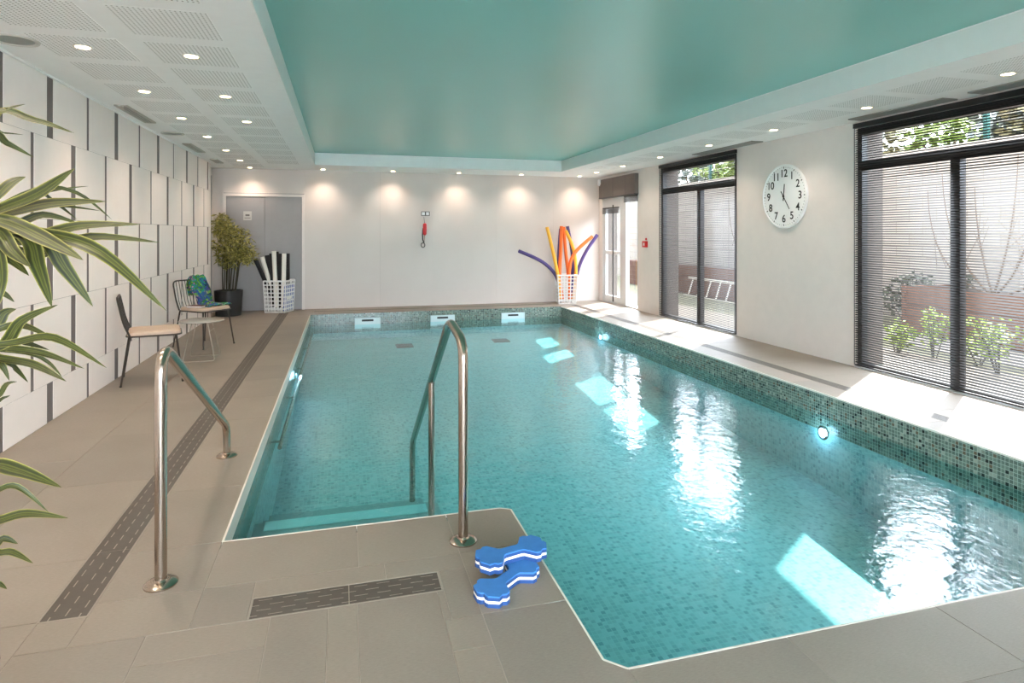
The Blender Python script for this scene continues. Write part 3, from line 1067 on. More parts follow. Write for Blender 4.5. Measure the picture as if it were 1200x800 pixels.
# ================================================================= HANDRAILS
RR = 0.0225
x = -0.695
t = thing('handrail', (x, 2.75, 0), 'bent steel handrail standing on the tiled walkway left of the pool steps', 'handrail', 'steel pool handrails')
path = rounded([(x, 2.755, 0.0), (x, 2.755, 0.965), (x, 4.235, 0.185), (x, 4.235, 0.0)], 0.16, 8)
MB().tube(path, RR, 16).build('rail', 'steel', t, True)
for y in (2.755, 4.235):
    MB().lathe([(0.062, 0.0), (0.062, 0.006), (0.050, 0.014), (0.028, 0.018), (0.024, 0.024)], 28, (x, y, 0)).build('floor_flange', 'steel', t, True)
x = 0.535
t = thing('handrail', (x, 2.775, 0), 'steel handrail on the deck corner running down into the water with a support post', 'handrail', 'steel pool handrails')
path = rounded([(x, 2.775, 0.0), (x, 2.775, 0.905), (x, 3.135, 0.955), (x, 4.87, -0.235), (x, 4.87, -0.69)], 0.10, 8)
MB().tube(path, RR, 16).build('rail', 'steel', t, True)
MB().tube([(x, 3.80, -0.40), (x, 3.80, 0.485)], 0.0195, 16).build('support_post', 'steel', t, True)
MB().lathe([(0.062, 0.0), (0.062, 0.006), (0.050, 0.014), (0.028, 0.018), (0.024, 0.024)], 28, (x, 2.775, 0)).build('floor_flange', 'steel', t, True)

# ================================================================= FOAM DUMBBELLS
def dumbbell_poly(L=0.315, head=0.122, wid=0.152, neck=0.046):
    """outline: two lobed hexagonal heads and a waist, along x"""
    h = L / 2
    c = 0.028
    half = [(h - head, neck / 2), (h - head + 0.012, neck / 2 + 0.004), (h - head + 0.044, wid / 2 - 0.004), (h - head * 0.48, wid / 2 - 0.002), (h - head * 0.38, wid / 2 - 0.014), (h - head * 0.20, wid / 2 - 0.012),
            (h - 0.002, 0.026), (h - 0.004, 0.010), (h - 0.012, 0.0)]
    right = half + [(a, -b) for a, b in reversed(half[:-1])]
    left = [(-a, -b) for a, b in right]
    return right + left


def dumbbell(loc, rz, tilt, label):
    t = thing('foam_dumbbell', (0, 0, 0), label, 'dumbbell', 'blue foam dumbbells by the pool')
    poly = dumbbell_poly()
    poly = list(reversed(poly))
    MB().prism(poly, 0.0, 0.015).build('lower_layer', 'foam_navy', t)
    MB().prism([(a * 0.995, b * 0.99) for a, b in poly], 0.015, 0.026).build('middle_layer', 'foam_white', t)
    MB().prism(poly, 0.026, 0.038).build('upper_side_shade', 'foam_navy', t)  # navy puts shade into the side of the blue upper layer
    MB().prism([(a * 0.997, b * 0.995) for a, b in poly], 0.038, 0.044).build('upper_top', 'foam_blue', t)
    t.location = loc
    t.rotation_euler = (tilt[0], tilt[1], rz)
    return t


def ground(u, v, z):
    zc = F_PX * (CAM_H - z) / (v - V_H)
    return px(u, v, zc)


a, b = ground(577, 687, 0.044), ground(611, 662, 0.044)
d = b - a
dumbbell(((a + b) / 2 - Vector((0, 0, 0.044))), math.atan2(d.y, d.x), (0, 0), 'blue and white foam dumbbell lying flat on the tiles, underneath the other')
a, b = ground(578, 649, 0.088), ground(620, 637, 0.088)
d = b - a
dumbbell(((a + b) / 2 - Vector((0, 0, 0.044))), math.atan2(d.y, d.x), (0, 0), 'blue and white foam dumbbell resting across the lower one at the pool edge')

# ================================================================= CHAIRS, TABLE, TOWEL
def make_chair(label):
    """front faces +x; seat height .46"""
    t = thing('wire_chair', (0, 0, 0), label, 'chair', 'wire back chairs by the panelled wall')
    # seat pad with rounded corners
    def ro(w0, w1, d0, d1, r):
        pts = []
        for cx, cy, a0 in [(d1 - r, w1 - r, 0), (d0 + r, w0 - r, 90), (d0 + r, -w0 + r, 180), (d1 - r, -w1 + r, 270)]:
            for k in range(5):
                a = math.radians(a0 + k * 22.5)
                pts.append((cx + r * math.cos(a), cy + r * math.sin(a)))
        return pts
    outer = ro(0.20, 0.22, -0.21, 0.23, 0.07)
    inner = [(x_ * 0.94, y_ * 0.94) for x_, y_ in outer]
    sm = MB()
    n_ = len(outer)
    sm.add([(x_, y_, 0.445) for x_, y_ in inner] + [(x_, y_, 0.452) for x_, y_ in outer] + [(x_, y_, 0.476) for x_, y_ in outer] + [(x_, y_, 0.490) for x_, y_ in inner],
           [tuple(range(n_ - 1, -1, -1)), tuple(range(3 * n_, 4 * n_))] + [(k * n_ + i, k * n_ + (i + 1) % n_, (k + 1) * n_ + (i + 1) % n_, (k + 1) * n_ + i) for k in range(3) for i in range(n_)])
    sm.build('seat', 'seat', t, True)
    sf = ro(0.205, 0.225, -0.215, 0.235, 0.07)
    MB().tube([(x_, y_, 0.446) for x_, y_ in sf] + [(sf[0][0], sf[0][1], 0.446)], 0.008, 8).build('seat_frame', 'chair_metal', t, True)
    back = rounded([(-0.185, -0.205, 0.452), (-0.235, -0.21, 0.57), (-0.285, -0.215, 0.81), (-0.285, 0.215, 0.81), (-0.235, 0.21, 0.57), (-0.185, 0.205, 0.452)], 0.06, 6)
    MB().tube(back, 0.009, 8).build('back_frame', 'chair_metal', t, True)
    for k in range(9):
        y_ = -0.172 + k * 0.043
        MB().tube([(-0.19, y_, 0.452), (-0.232, y_, 0.56), (-0.258, y_, 0.68), (-0.285, y_, 0.81)], 0.0042, 6).build('back_rod', 'chair_metal', t, True)
    for sx, sy in ((1, 1), (1, -1), (-1, 1), (-1, -1)):
        top = Vector((0.19 * sx, 0.19 * sy, 0.448))
        bot = Vector((0.245 * sx if sx > 0 else -0.255, 0.235 * sy, 0.0))
        lg = MB().tube([top, bot], [0.010, 0.008], 8).build('leg', 'chair_metal', t, True)
        MB().lathe([(0.010, 0.0), (0.011, 0.012)], 8, (bot.x, bot.y, 0)).build('foot_cap', 'black', lg)
    return t


c1 = make_chair('wire back chair with empty beige seat, nearer the camera by the panelled wall')
c1.location = (-1.745, 6.66, 0)
c1.rotation_euler = (0, 0, math.radians(14))
c2 = copy_tree(c1)
c2['label'] = 'wire back chair with a colourful towel and book on its seat'
c2.location = (-1.655, 8.50, 0)
c2.rotation_euler = (0, 0, math.atan2(-0.6, 0.8))

t = thing('side_table', (-1.50, 7.58, 0), 'small round side table on thin wire legs between the two chairs', 'table')
tx, ty = -1.50, 7.58
MB().lathe([(0.225, 0.422), (0.235, 0.427), (0.235, 0.433), (0.225, 0.437)], 40, (tx, ty, 0)).build('table_top', 'table_top', t, True)
for s_ in (-1, 1):
    y_ = ty + s_ * 0.11
    MB().tube(rounded([(tx - 0.08, y_, 0.42), (tx - 0.16, y_ + s_ * 0.06, 0.006), (tx + 0.16, y_ + s_ * 0.06, 0.006), (tx + 0.08, y_, 0.42)], 0.03), 0.0055, 6).build('leg_loop', 'table_wire', t, True)
MB().tube([(tx + 0.10, ty - 0.13, 0.32), (tx + 0.10, ty + 0.13, 0.32)], 0.004, 6).build('cross_bar', 'table_wire', t, True)

# towel thrown over the back and seat of the far chair
tw = MB()
NU, NV = 22, 14
Rm = Matrix.Translation(Vector((-1.655, 8.50, 0))) @ Matrix.Rotation(math.atan2(-0.6, 0.8), 4, 'Z')
rng = random.Random(3)
prof = [(-0.30, 0.60), (-0.305, 0.72), (-0.295, 0.815), (-0.268, 0.822), (-0.245, 0.79), (-0.215, 0.70), (-0.18, 0.60), (-0.13, 0.525), (-0.05, 0.50), (0.05, 0.493), (0.14, 0.492)]
grid = []
for i in range(NU + 1):
    s_ = i / NU * (len(prof) - 1)
    k = min(int(s_), len(prof) - 2); f_ = s_ - k
    bx_ = prof[k][0] * (1 - f_) + prof[k + 1][0] * f_
    bz_ = prof[k][1] * (1 - f_) + prof[k + 1][1] * f_
    wdt = 0.075 + 0.03 * math.sin(i * 0.7) + 0.10 * (i / NU)
    row = []
    for j in range(NV + 1):
        q = j / NV * 2 - 1
        y_ = 0.10 + q * wdt + 0.012 * math.sin(i * 0.9 + j)
        bump_ = 0.016 * math.sin(j * 1.7 + i * 0.35) + 0.012 * math.sin(j * 0.8 - i * 0.6)
        fluff = 0.030 if 4 < i < 16 else 0.0
        row.append(Rm @ Vector((bx_ + fluff * 0.8 + abs(bump_) * 0.8, y_, bz_ + abs(bump_) + fluff)))
    grid.append(row)
vs = [p for r_ in grid for p in r_]
fs = []
for i in range(NU):
    for j in range(NV):
        a_ = i * (NV + 1) + j
        fs.append((a_, a_ + 1, a_ + NV + 2, a_ + NV + 1))
tw.add(vs, fs)
o = tw.build('beach_towel', 'towel', None, True)
sol = o.modifiers.new('thickness', 'SOLIDIFY'); sol.thickness = 0.008; sol.offset = 1
tag(o, 'crumpled green, blue and pink patterned towel thrown over the far chair', 'towel')
bk = thing('book', Rm @ Vector((0.02, -0.125, 0.4905)), 'small brown book lying on the far chair beside the towel', 'book')
ORG[bk.name] = Vector((0, 0, 0))
MB().box(-0.10, 0.10, -0.07, 0.07, 0.0, 0.004).build('cover', 'book', bk)
MB().box(-0.097, 0.097, -0.065, 0.067, 0.004, 0.018).build('pages', 'foam_white', bk)
MB().box(-0.10, 0.10, -0.07, 0.07, 0.018, 0.022).build('cover', 'book', bk)
bk.rotation_euler = (0, 0, math.radians(-20))

# ================================================================= PLANTS
def leaf_mesh(mb, pts, width, nrm, fold=0.25, taper=0.9):
    n_ = len(pts)
    for i, p in enumerate(pts):
        t_ = i / (n_ - 1)
        if i == 0: tg = pts[1] - pts[0]
        elif i == n_ - 1: tg = pts[-1] - pts[-2]
        else: tg = pts[i + 1] - pts[i - 1]
        tg.normalize()
        sd = tg.cross(nrm)
        if sd.length < 1e-4: sd = tg.cross(Vector((0, 0, 1)))
        sd.normalize()
        up = sd.cross(tg)
        w = width * (0.4 + 0.6 * min(1, t_ * 2.4)) * max(0.02, (1 - max(0, (t_ - 0.58) / 0.42) ** 1.5))
        for s_ in (-1, -0.5, 0, 0.5, 1):
            mb.u[len(mb.v)] = (s_ * 0.5 + 0.5, t_)
            mb.v.append(p + sd * (w / 2 * s_) + up * (abs(s_) * w * fold * 0.5))
    o_ = len(mb.v) - n_ * 5
    for i in range(n_ - 1):
        for s_ in range(4):
            a_ = o_ + i * 5 + s_
            mb.f.append((a_, a_ + 1, a_ + 6, a_ + 5))


PZ = 1.45
pot_c = px(-100, 973, PZ); pot_c.z = 0
dr = thing('striped_dracaena', pot_c, 'tall potted plant with long striped green and cream leaves at the left edge', 'plant')
MB().lathe([(0.10, 0.0), (0.115, 0.02), (0.15, 0.33), (0.155, 0.34), (0.142, 0.34), (0.138, 0.31)], 32, pot_c).build('pot', 'pot', dr, True)
MB().lathe([(0.137, 0.30), (0.07, 0.312), (0.0, 0.315)], 24, pot_c).build('soil', 'soil', dr, True)
crowns = [px(-42, 262, PZ), px(-45, 408, PZ - 0.05), px(-60, 600, PZ)]
for k, c_ in enumerate(crowns):
    base = pot_c + Vector((0.04 * math.cos(k * 2.1), 0.04 * math.sin(k * 2.1), 0.30))
    MB().tube(bez(base, (base + c_) / 2 + Vector((-0.04, 0.0, 0.05)), c_, 8), [0.014, 0.013, 0.013, 0.012, 0.012, 0.011, 0.011, 0.010, 0.009], 8).build('cane', 'bark', dr, True)
rng = random.Random(11)
LEAVES = [
    # crown, list of pixel points after the crown, width px, depth at tip offset
    (0, [(-10, 138), (40, 141), (87, 156)], 8, 0.02), (0, [(-8, 140), (5, 130), (30, 122)], 9, -0.10), (0, [(-10, 162), (8, 168), (39, 184)], 8, 0.10),
    (0, [(-12, 158), (5, 156), (28, 158)], 3, 0.15),
    (0, [(0, 246), (45, 228), (88, 197)], 18, -0.06), (0, [(-6, 232), (14, 214), (30, 207)], 12, 0.12), (0, [(8, 250), (62, 239), (125, 236)], 14, 0.04),
    (0, [(0, 258), (55, 282), (98, 305)], 18, -0.12), (0, [(14, 284), (92, 266), (165, 263)], 15, 0.00), (0, [(40, 298), (105, 278), (187, 284)], 12, 0.06),
    (0, [(50, 274), (118, 296), (195, 364)], 15, -0.10), (0, [(28, 276), (44, 312), (61, 360)], 17, -0.08), (0, [(46, 276), (76, 314), (109, 359)], 16, 0.02),
    (0, [(-4, 270), (14, 294), (36, 313)], 14, -0.14), (0, [(-8, 292), (12, 304), (34, 323)], 12, -0.05), (0, [(6, 268), (50, 252), (95, 263)], 10, 0.14),
    (0, [(30, 232), (70, 222), (104, 218)], 3, 0.18), (0, [(40, 222), (90, 226), (131, 257)], 5, 0.16), (0, [(36, 226), (62, 236), (90, 257)], 6, 0.18),
    (0, [(20, 276), (40, 282), (62, 306)], 9, 0.10), (0, [(30, 240), (80, 242), (118, 247)], 4, 0.2), (0, [(-10, 280), (0, 330), (-14, 380)], 15, -0.1),
    (1, [(0, 385), (28, 382), (63, 397)], 9, 0.02), (1, [(2, 405), (26, 376), (68, 357)], 13, -0.02), (1, [(-10, 390), (4, 368), (19, 362)], 11, 0.06),
    (1, [(14, 402), (64, 396), (125, 431)], 9, -0.05), (1, [(4, 408), (50, 414), (99, 432)], 9, 0.02), (1, [(0, 420), (40, 428), (78, 447)], 11, -0.10),
    (1, [(30, 414), (56, 424), (73, 442)], 4, 0.08), (1, [(-12, 424), (2, 428), (11, 446)], 8, 0.0), (1, [(-8, 464), (8, 450), (20, 447)], 6, 0.10),
    (1, [(6, 424), (18, 432), (33, 448)], 7, 0.08), (1, [(-8, 345), (4, 344), (17, 354)], 7, 0.05), (1, [(10, 403), (30, 402), (58, 410)], 7, 0.12),
    (1, [(-14, 470), (4, 466), (12, 463)], 4, 0.12),
    (2, [(-16, 549), (22, 552), (72, 571)], 17, -0.04), (2, [(-10, 578), (20, 570), (57, 600)], 7, 0.06), (2, [(-14, 612), (30, 602), (80, 607)], 11, 0.02),
    (2, [(-14, 640), (4, 631), (21, 637)], 9, 0.05), (2, [(-12, 644), (14, 647), (39, 660)], 8, -0.06), (2, [(-20, 690), (-4, 684), (8, 690)], 8, 0.0),
]
camv = Vector((0, 0, CAM_H))
for ci, pts, wpx, dd in LEAVES:
    c_ = crowns[ci]
    P1 = px(pts[0][0], pts[0][1], PZ + dd * 0.35)
    P2 = px(pts[1][0], pts[1][1], PZ + dd * 0.7)
    P3 = px(pts[2][0], pts[2][1], PZ + dd)
    # smooth curve: crown -> P1 -> P2 -> P3
    ctl = [c_, P1, P2, P3]
    pl = []
    for i in range(3):
        p0 = ctl[max(0, i - 1)]; p1 = ctl[i]; p2 = ctl[i + 1]; p3 = ctl[min(3, i + 2)]
        for k in range(5):
            s_ = k / 5
            pl.append(0.5 * ((2 * p1) + (p2 - p0) * s_ + (2 * p0 - 5 * p1 + 4 * p2 - p3) * s_ * s_ + (3 * p1 - p0 - 3 * p2 + p3) * s_ ** 3))
    pl.append(P3)
    m_ = MB()
    nrm = ((camv - P2).normalized() * 0.9 + Vector((0, 0, 0.5)) + Vector((rng.uniform(-.3, .3), rng.uniform(-.3, .3), 0))).normalized()
    vis = max(0.35, abs(nrm.dot((camv - P2).normalized())))
    leaf_mesh(m_, pl, wpx * 0.95 * PZ / F_PX / max(0.7, vis), nrm)
    m_.build('leaf', 'leaf', dr, True)
# leaves on the far side of each crown, out of the frame
for ci, c_ in enumerate(crowns):
    for k in range(12):
        az = math.radians(rng.uniform(120, 285)); el = rng.uniform(0.1, 1.1)
        L_ = rng.uniform(0.28, 0.42)
        d_ = Vector((math.cos(az) * math.cos(el), math.sin(az) * math.cos(el), math.sin(el)))
        tip = c_ + d_ * L_ + Vector((0, 0, -0.14))
        m_ = MB()
        leaf_mesh(m_, bez(c_, c_ + d_ * L_ * 0.6 + Vector((0, 0, 0.05)), tip, 9), 0.028, Vector((-d_.x * 0.3, -d_.y * 0.3, 1)).normalized())
        m_.build('leaf', 'leaf', dr, True)


def leaf_cloud(mb, centres, count, L, W, rng, droop=0.3):
    for _ in range(count):
        c_, rx, ry, rz = rng.choice(centres)
        while True:
            q = Vector((rng.uniform(-1, 1), rng.uniform(-1, 1), rng.uniform(-1, 1)))
            if q.length <= 1: break
        p = Vector(c_) + Vector((q.x * rx, q.y * ry, q.z * rz))
        d_ = Vector((rng.gauss(0, 1), rng.gauss(0, 1), rng.gauss(-droop, 0.6))).normalized()
        s_ = d_.cross(Vector((rng.gauss(0, 1), rng.gauss(0, 1), rng.gauss(0, 1)))).normalized()
        l_ = L * rng.uniform(0.6, 1.2); w_ = W * rng.uniform(0.7, 1.2)
        mb.add([p, p + d_ * l_ * 0.45 + s_ * w_ / 2, p + d_ * l_, p + d_ * l_ * 0.45 - s_ * w_ / 2], [(0, 1, 2, 3)])
    return mb


rng = random.Random(5)
bc = Vector((-1.86, 11.50, 0))
bam = thing('potted_bamboo', bc, 'leafy bamboo in a round black pot beside the grey double door', 'plant')
MB().lathe([(0.20, 0.0), (0.205, 0.01), (0.225, 0.42), (0.225, 0.43), (0.208, 0.43), (0.204, 0.39)], 36, bc).build('pot', 'pot', bam, True)
MB().lathe([(0.205, 0.38), (0.1, 0.395), (0.0, 0.398)], 24, bc).build('soil', 'soil', bam, True)
for k in range(9):
    a_ = k * 0.7; r_ = 0.03 + 0.10 * rng.random()
    p0 = bc + Vector((r_ * math.cos(a_), r_ * math.sin(a_), 0.38))
    p1 = bc + Vector((r_ * 1.6 * math.cos(a_) + 0.05, r_ * 1.3 * math.sin(a_), 1.1 + 0.5 * rng.random()))
    MB().tube(bez(p0, (p0 + p1) / 2 + Vector((rng.uniform(-.03, .03), 0, 0)), p1, 5), [0.011, 0.011, 0.010, 0.009, 0.007, 0.005], 6).build('stem', 'stem', bam, True)
cl = [(bc + Vector((-0.02, -0.08, 1.30)), 0.22, 0.24, 0.36), (bc + Vector((0.16, -0.03, 1.25)), 0.22, 0.22, 0.30), (bc + Vector((-0.10, -0.05, 1.55)), 0.15, 0.15, 0.22),
      (bc + Vector((0.26, -0.05, 1.05)), 0.18, 0.15, 0.16), (bc + Vector((0.0, 0, 1.0)), 0.20, 0.2, 0.2)]
fo = leaf_cloud(MB(), cl, 2200, 0.12, 0.024, rng, 0.35).build('foliage', 'bamboo_leaf', bam)
fo['kind'] = 'stuff'

# ================================================================= NOODLE BASKETS
def basket(label, cx, cy, w0, w1, h_, rz, nb, nr):
    """square lattice basket, w0 at the foot, w1 at the rim"""
    t = thing('lattice_basket', (0, 0, 0), label, 'basket', 'white lattice baskets of pool noodles')
    MB().box(-w0 / 2, w0 / 2, -w0 / 2, w0 / 2, 0.0, 0.012).build('base', 'basket', t)
    rr = 0.03
    rim = rounded([(w1 / 2, 0, h_), (w1 / 2, w1 / 2, h_), (-w1 / 2, w1 / 2, h_), (-w1 / 2, -w1 / 2, h_), (w1 / 2, -w1 / 2, h_), (w1 / 2, 0, h_)], rr, 4)
    MB().tube(rim, 0.014, 8).build('rim', 'basket', t, True)
    for k in range(4):
        R_ = Matrix.Rotation(k * PI / 2, 4, 'Z')
        m_ = MB()
        b_ = 0.0095
        for i in range(nb + 1):
            f_ = i / nb * 2 - 1
            p0 = Vector((f_ * w0 / 2, -w0 / 2, 0.0)); p1 = Vector((f_ * w1 / 2, -w1 / 2, h_))
            ww = b_
            m_.add([R_ @ q for q in [p0 + Vector((-ww, -0.003, 0)), p0 + Vector((ww, -0.003, 0)), p0 + Vector((ww, 0.003, 0)), p0 + Vector((-ww, 0.003, 0)),
                                     p1 + Vector((-ww, -0.003, 0)), p1 + Vector((ww, -0.003, 0)), p1 + Vector((ww, 0.003, 0)), p1 + Vector((-ww, 0.003, 0))]],
                   [(0, 3, 2, 1), (4, 5, 6, 7), (0, 1, 5, 4), (1, 2, 6, 5), (2, 3, 7, 6), (3, 0, 4, 7)])
        for j in range(nr + 1):
            f_ = j / nr
            w = w0 + (w1 - w0) * f_
            z = h_ * f_
            m_.add([R_ @ Vector(q) for q in [(-w / 2, -w / 2 - 0.003, z - b_), (w / 2, -w / 2 - 0.003, z - b_), (w / 2, -w / 2 + 0.003, z - b_), (-w / 2, -w / 2 + 0.003, z - b_),
                                             (-w / 2, -w / 2 - 0.003, z + b_), (w / 2, -w / 2 - 0.003, z + b_), (w / 2, -w / 2 + 0.003, z + b_), (-w / 2, -w / 2 + 0.003, z + b_)]],
                   [(0, 3, 2, 1), (4, 5, 6, 7), (0, 1, 5, 4), (1, 2, 6, 5), (2, 3, 7, 6), (3, 0, 4, 7)])
        for vv in m_.v:
            if vv.z < 0: vv.z = 0.0
        m_.build('lattice_side', 'basket', t)
    t.location = (cx, cy, 0)
    t.rotation_euler = (0, 0, rz)
    return t


def noodle(pts, mat, label, r=0.033, group='foam noodles in the colourful basket'):
    m_ = MB().tube(pts, r, 12, cap=False)
    # hollow end: a bore at the top
    n_ = 12
    top = len(m_.v) - n_
    c_ = sum((m_.v[top + i] for i in range(n_)), Vector()) / n_
    d_ = (Vector(pts[-1]) - Vector(pts[-2])).normalized()
    s0 = len(m_.v)
    inner = [c_ + (m_.v[top + i] - c_) * 0.36 for i in range(n_)]
    m_.v += inner + [p - d_ * 0.05 for p in inner]
    for i in range(n_):
        j = (i + 1) % n_
        m_.f.append((top + i, top + j, s0 + j, s0 + i))
        m_.f.append((s0 + i, s0 + j, s0 + n_ + j, s0 + n_ + i))
    m_.f.append(tuple(range(s0 + n_, s0 + 2 * n_)))
    m_.f.append(tuple(range(n_ - 1, -1, -1)))
    o_ = m_.build('pool_noodle', mat, None, True)
    tag(o_, label, 'pool noodle', group)
    return o_


# dark and white noodles by the double door
B1 = Vector((-1.07, 11.79, 0))
basket('white square lattice basket of black and white noodles by the grey door', B1.x, B1.y, 0.355, 0.40, 0.56, math.radians(-19), 6, 8)
Y1 = 11.70


def n1(u0, v0, u1, v1, yb, yt, mat, lab):
    def onY(u, v, Y):
        t_ = (u - 600.0) / F_PX
        zc = Y / (-t_ * ST + CT)
        return px(u, v, zc)
    a_ = onY(u0, v0, yb + 0.05); b_ = onY(u1, v1, yt + 0.04)
    a_.z = max(a_.z, 0.06)
    noodle([a_ + (b_ - a_) * k / 6 for k in range(7)], mat, lab, 0.037, 'black and white noodles by the door')


n1(323, 357, 299, 303, 11.72, 11.60, 'foam_black', 'black noodle leaning furthest left in the basket by the grey door')
n1(324, 358, 307, 301, 11.78, 11.70, 'foam_white', 'white noodle second from the left in the basket by the grey door')
n1(321, 359, 313, 299, 11.84, 11.86, 'foam_black', 'black noodle behind the leaning white one by the grey door')
n1(319, 359, 318, 297, 11.70, 11.78, 'foam_black', 'black noodle standing left of the tallest white one by the grey door')
n1(324, 360, 321, 294, 11.60, 11.64, 'foam_white', 'tallest white noodle in the middle of the basket by the grey door')
n1(330, 360, 324, 295, 11.84, 11.90, 'foam_black', 'tallest black noodle just behind the tallest white one')
n1(327, 360, 329, 297, 11.72, 11.76, 'foam_black', 'black noodle standing right of the tallest pair by the grey door')
n1(332, 360, 333, 297, 11.62, 11.64, 'foam_white', 'white noodle right of centre in the basket by the grey door')
n1(337, 359, 337, 297, 11.82, 11.84, 'foam_black', 'black noodle furthest right in the basket by the grey door')
t = thing('kickboard', B1, 'blue foam board stored upright in the basket by the grey door', 'kickboard')
ORG[t.name] = Vector((0, 0, 0))
bp = []
for cx_, cz_, a0 in [(0.12, 0.40, 0), (-0.12, 0.40, 90)]:
    for k in range(6):
        a_ = math.radians(a0 + k * 18)
        bp.append((cx_ + 0.07 * math.cos(a_), cz_ + 0.07 * math.sin(a_)))
bp += [(-0.17, 0.0), (0.17, 0.0)]
bp = [(a_, b_) for a_, b_ in bp]
brd = MB()
nn_ = len(bp)
brd.add([(0.012, a_, b_) for a_, b_ in bp] + [(-0.012, a_, b_) for a_, b_ in bp],
        [tuple(range(nn_)), tuple(range(2 * nn_ - 1, nn_ - 1, -1))] + [(i, nn_ + i, nn_ + (i + 1) % nn_, (i + 1) % nn_) for i in range(nn_)])
brd.build('board', 'blue_board', t)
MB().box(0.012, 0.0135, -0.10, 0.10, 0.20, 0.24).build('printed_band', 'foam_white', t)
t.location = B1 + Matrix.Rotation(math.radians(-19), 3, 'Z') @ Vector((0.160, 0.0, 0.03))
t.rotation_euler = (0, math.radians(3), math.radians(-19))

# colourful noodles in the back corner
B2 = Vector((4.36, 11.72, 0))
basket('white lattice basket of orange, yellow and purple noodles in the back corner', B2.x, B2.y, 0.33, 0.40, 0.57, math.radians(-10), 6, 8)


def n2(pts, mat, lab, yb=11.72):
    out = []
    for (u, v, dy) in pts:
        t_ = (u - 600.0) / F_PX
        zc = (yb + dy) / (-t_ * ST + CT)
        p = px(u, v, zc)
        out.append(p)
    ctl = out
    pl = []
    for i in range(len(ctl) - 1):
        p0 = ctl[max(0, i - 1)]; p1_ = ctl[i]; p2 = ctl[i + 1]; p3 = ctl[min(len(ctl) - 1, i + 2)]
        for k in range(6):
            s_ = k / 6
            pl.append(0.5 * ((2 * p1_) + (p2 - p0) * s_ + (2 * p0 - 5 * p1_ + 4 * p2 - p3) * s_ * s_ + (3 * p1_ - p0 - 3 * p2 + p3) * s_ ** 3))
    pl.append(ctl[-1])
    noodle(pl, mat, lab, 0.034)


n2([(659, 350, 0.02), (652, 324, 0.0), (636, 307, -0.04), (608, 294, -0.10)], 'foam_purple', 'purple noodle drooping far out to the left of the colourful basket')
n2([(657, 350, -0.07), (654, 324, -0.08), (648, 295, -0.05), (641, 266, 0.0)], 'foam_yellow', 'straight yellow noodle standing furthest left in the colourful basket')
n2([(658, 350, 0.06), (655, 322, 0.08), (655, 295, 0.10), (657, 268, 0.14)], 'foam_purple', 'purple noodle hidden behind the left orange ones')
n2([(659, 350, -0.04), (656, 322, -0.07), (657, 295, -0.02), (658, 265, 0.02)], 'foam_orange', 'orange noodle standing upright beside the yellow one')
n2([(668, 350, -0.02), (666, 322, -0.05), (663, 295, -0.01), (660.5, 266, 0.06)], 'foam_orange', 'orange noodle standing upright in the middle of the colourful basket')
n2([(672, 350, 0.04), (675, 318, 0.02), (672, 292, 0.0), (663, 270, 0.02)], 'foam_yellow', 'yellow noodle curving up over the middle of the colourful basket')
n2([(669, 350, 0.10), (671, 318, 0.12), (670, 292, 0.13), (665, 265, 0.16)], 'foam_purple', 'purple noodle standing behind the curved yellow one')
n2([(667, 350, -0.09), (667, 318, -0.10), (673, 297, -0.06), (694, 277, 0.0)], 'foam_orange', 'orange noodle bent over to the right of the colourful basket')
n2([(672, 350, 0.08), (677, 318, 0.06), (686, 296, 0.04), (700, 275, 0.0)], 'foam_purple', 'purple noodle reaching furthest right toward the glazed door')

# ================================================================= WALL FITTINGS
# clock on the right wall: seen from inside, facing -x
cy_, cz_, R0 = 6.385, 1.852, 0.39
ck = thing('wall_clock', (RX - 0.02, cy_, cz_ - R0), 'large round white wall clock with black numerals between the windows', 'clock')
MB().lathe([(R0, 0.0), (R0, -0.028), (R0 - 0.008, -0.034), (R0 - 0.018, -0.034), (R0 - 0.022, -0.022)], 64, (RX - 0.001, cy_, cz_), 'x').build('case', 'white_gloss', ck, True)
MB().lathe([(R0 - 0.02, -0.020), (0.0, -0.021)], 64, (RX - 0.001, cy_, cz_), 'x').build('dial', 'clock_face', ck)
fx_ = RX - 0.0235
for k in range(60):
    a_ = k * PI / 30
    big = k % 5 == 0
    r0, r1, w = (0.338, 0.360, 0.006) if big else (0.346, 0.358, 0.0025)
    # clockwise as seen from inside: the viewer's right is -y
    d_ = Vector((0, -math.sin(a_), math.cos(a_))); s_ = Vector((0, -math.cos(a_), -math.sin(a_)))
    c_ = Vector((fx_, cy_, cz_))
    MB().add([c_ + d_ * r0 - s_ * w, c_ + d_ * r0 + s_ * w, c_ + d_ * r1 + s_ * w, c_ + d_ * r1 - s_ * w], [(0, 1, 2, 3)]).build('minute_mark', 'print', ck)


def text_mesh(txt, size):
    cu = bpy.data.curves.new('numeral', 'FONT')
    cu.body = txt; cu.size = size; cu.align_x = 'CENTER'; cu.align_y = 'CENTER'
    cu.offset = 0.0018
    cu.extrude = 0.0008
    ob = bpy.data.objects.new('numeral', cu)
    COL.objects.link(ob)
    bpy.context.view_layer.update()
    dg_ = bpy.context.evaluated_depsgraph_get()
    me = bpy.data.meshes.new_from_object(ob.evaluated_get(dg_))
    bpy.data.objects.remove(ob)
    me.materials.clear(); me.materials.append(M['print'])
    return me


for h_ in range(1, 13):
    a_ = h_ * PI / 6
    r_ = 0.276
    me = text_mesh(str(h_), 0.130)
    o = place('numeral', me, (fx_, cy_ - math.sin(a_) * r_, cz_ + math.cos(a_) * r_), ck)
    o.rotation_euler = (PI / 2, 0, -PI / 2)


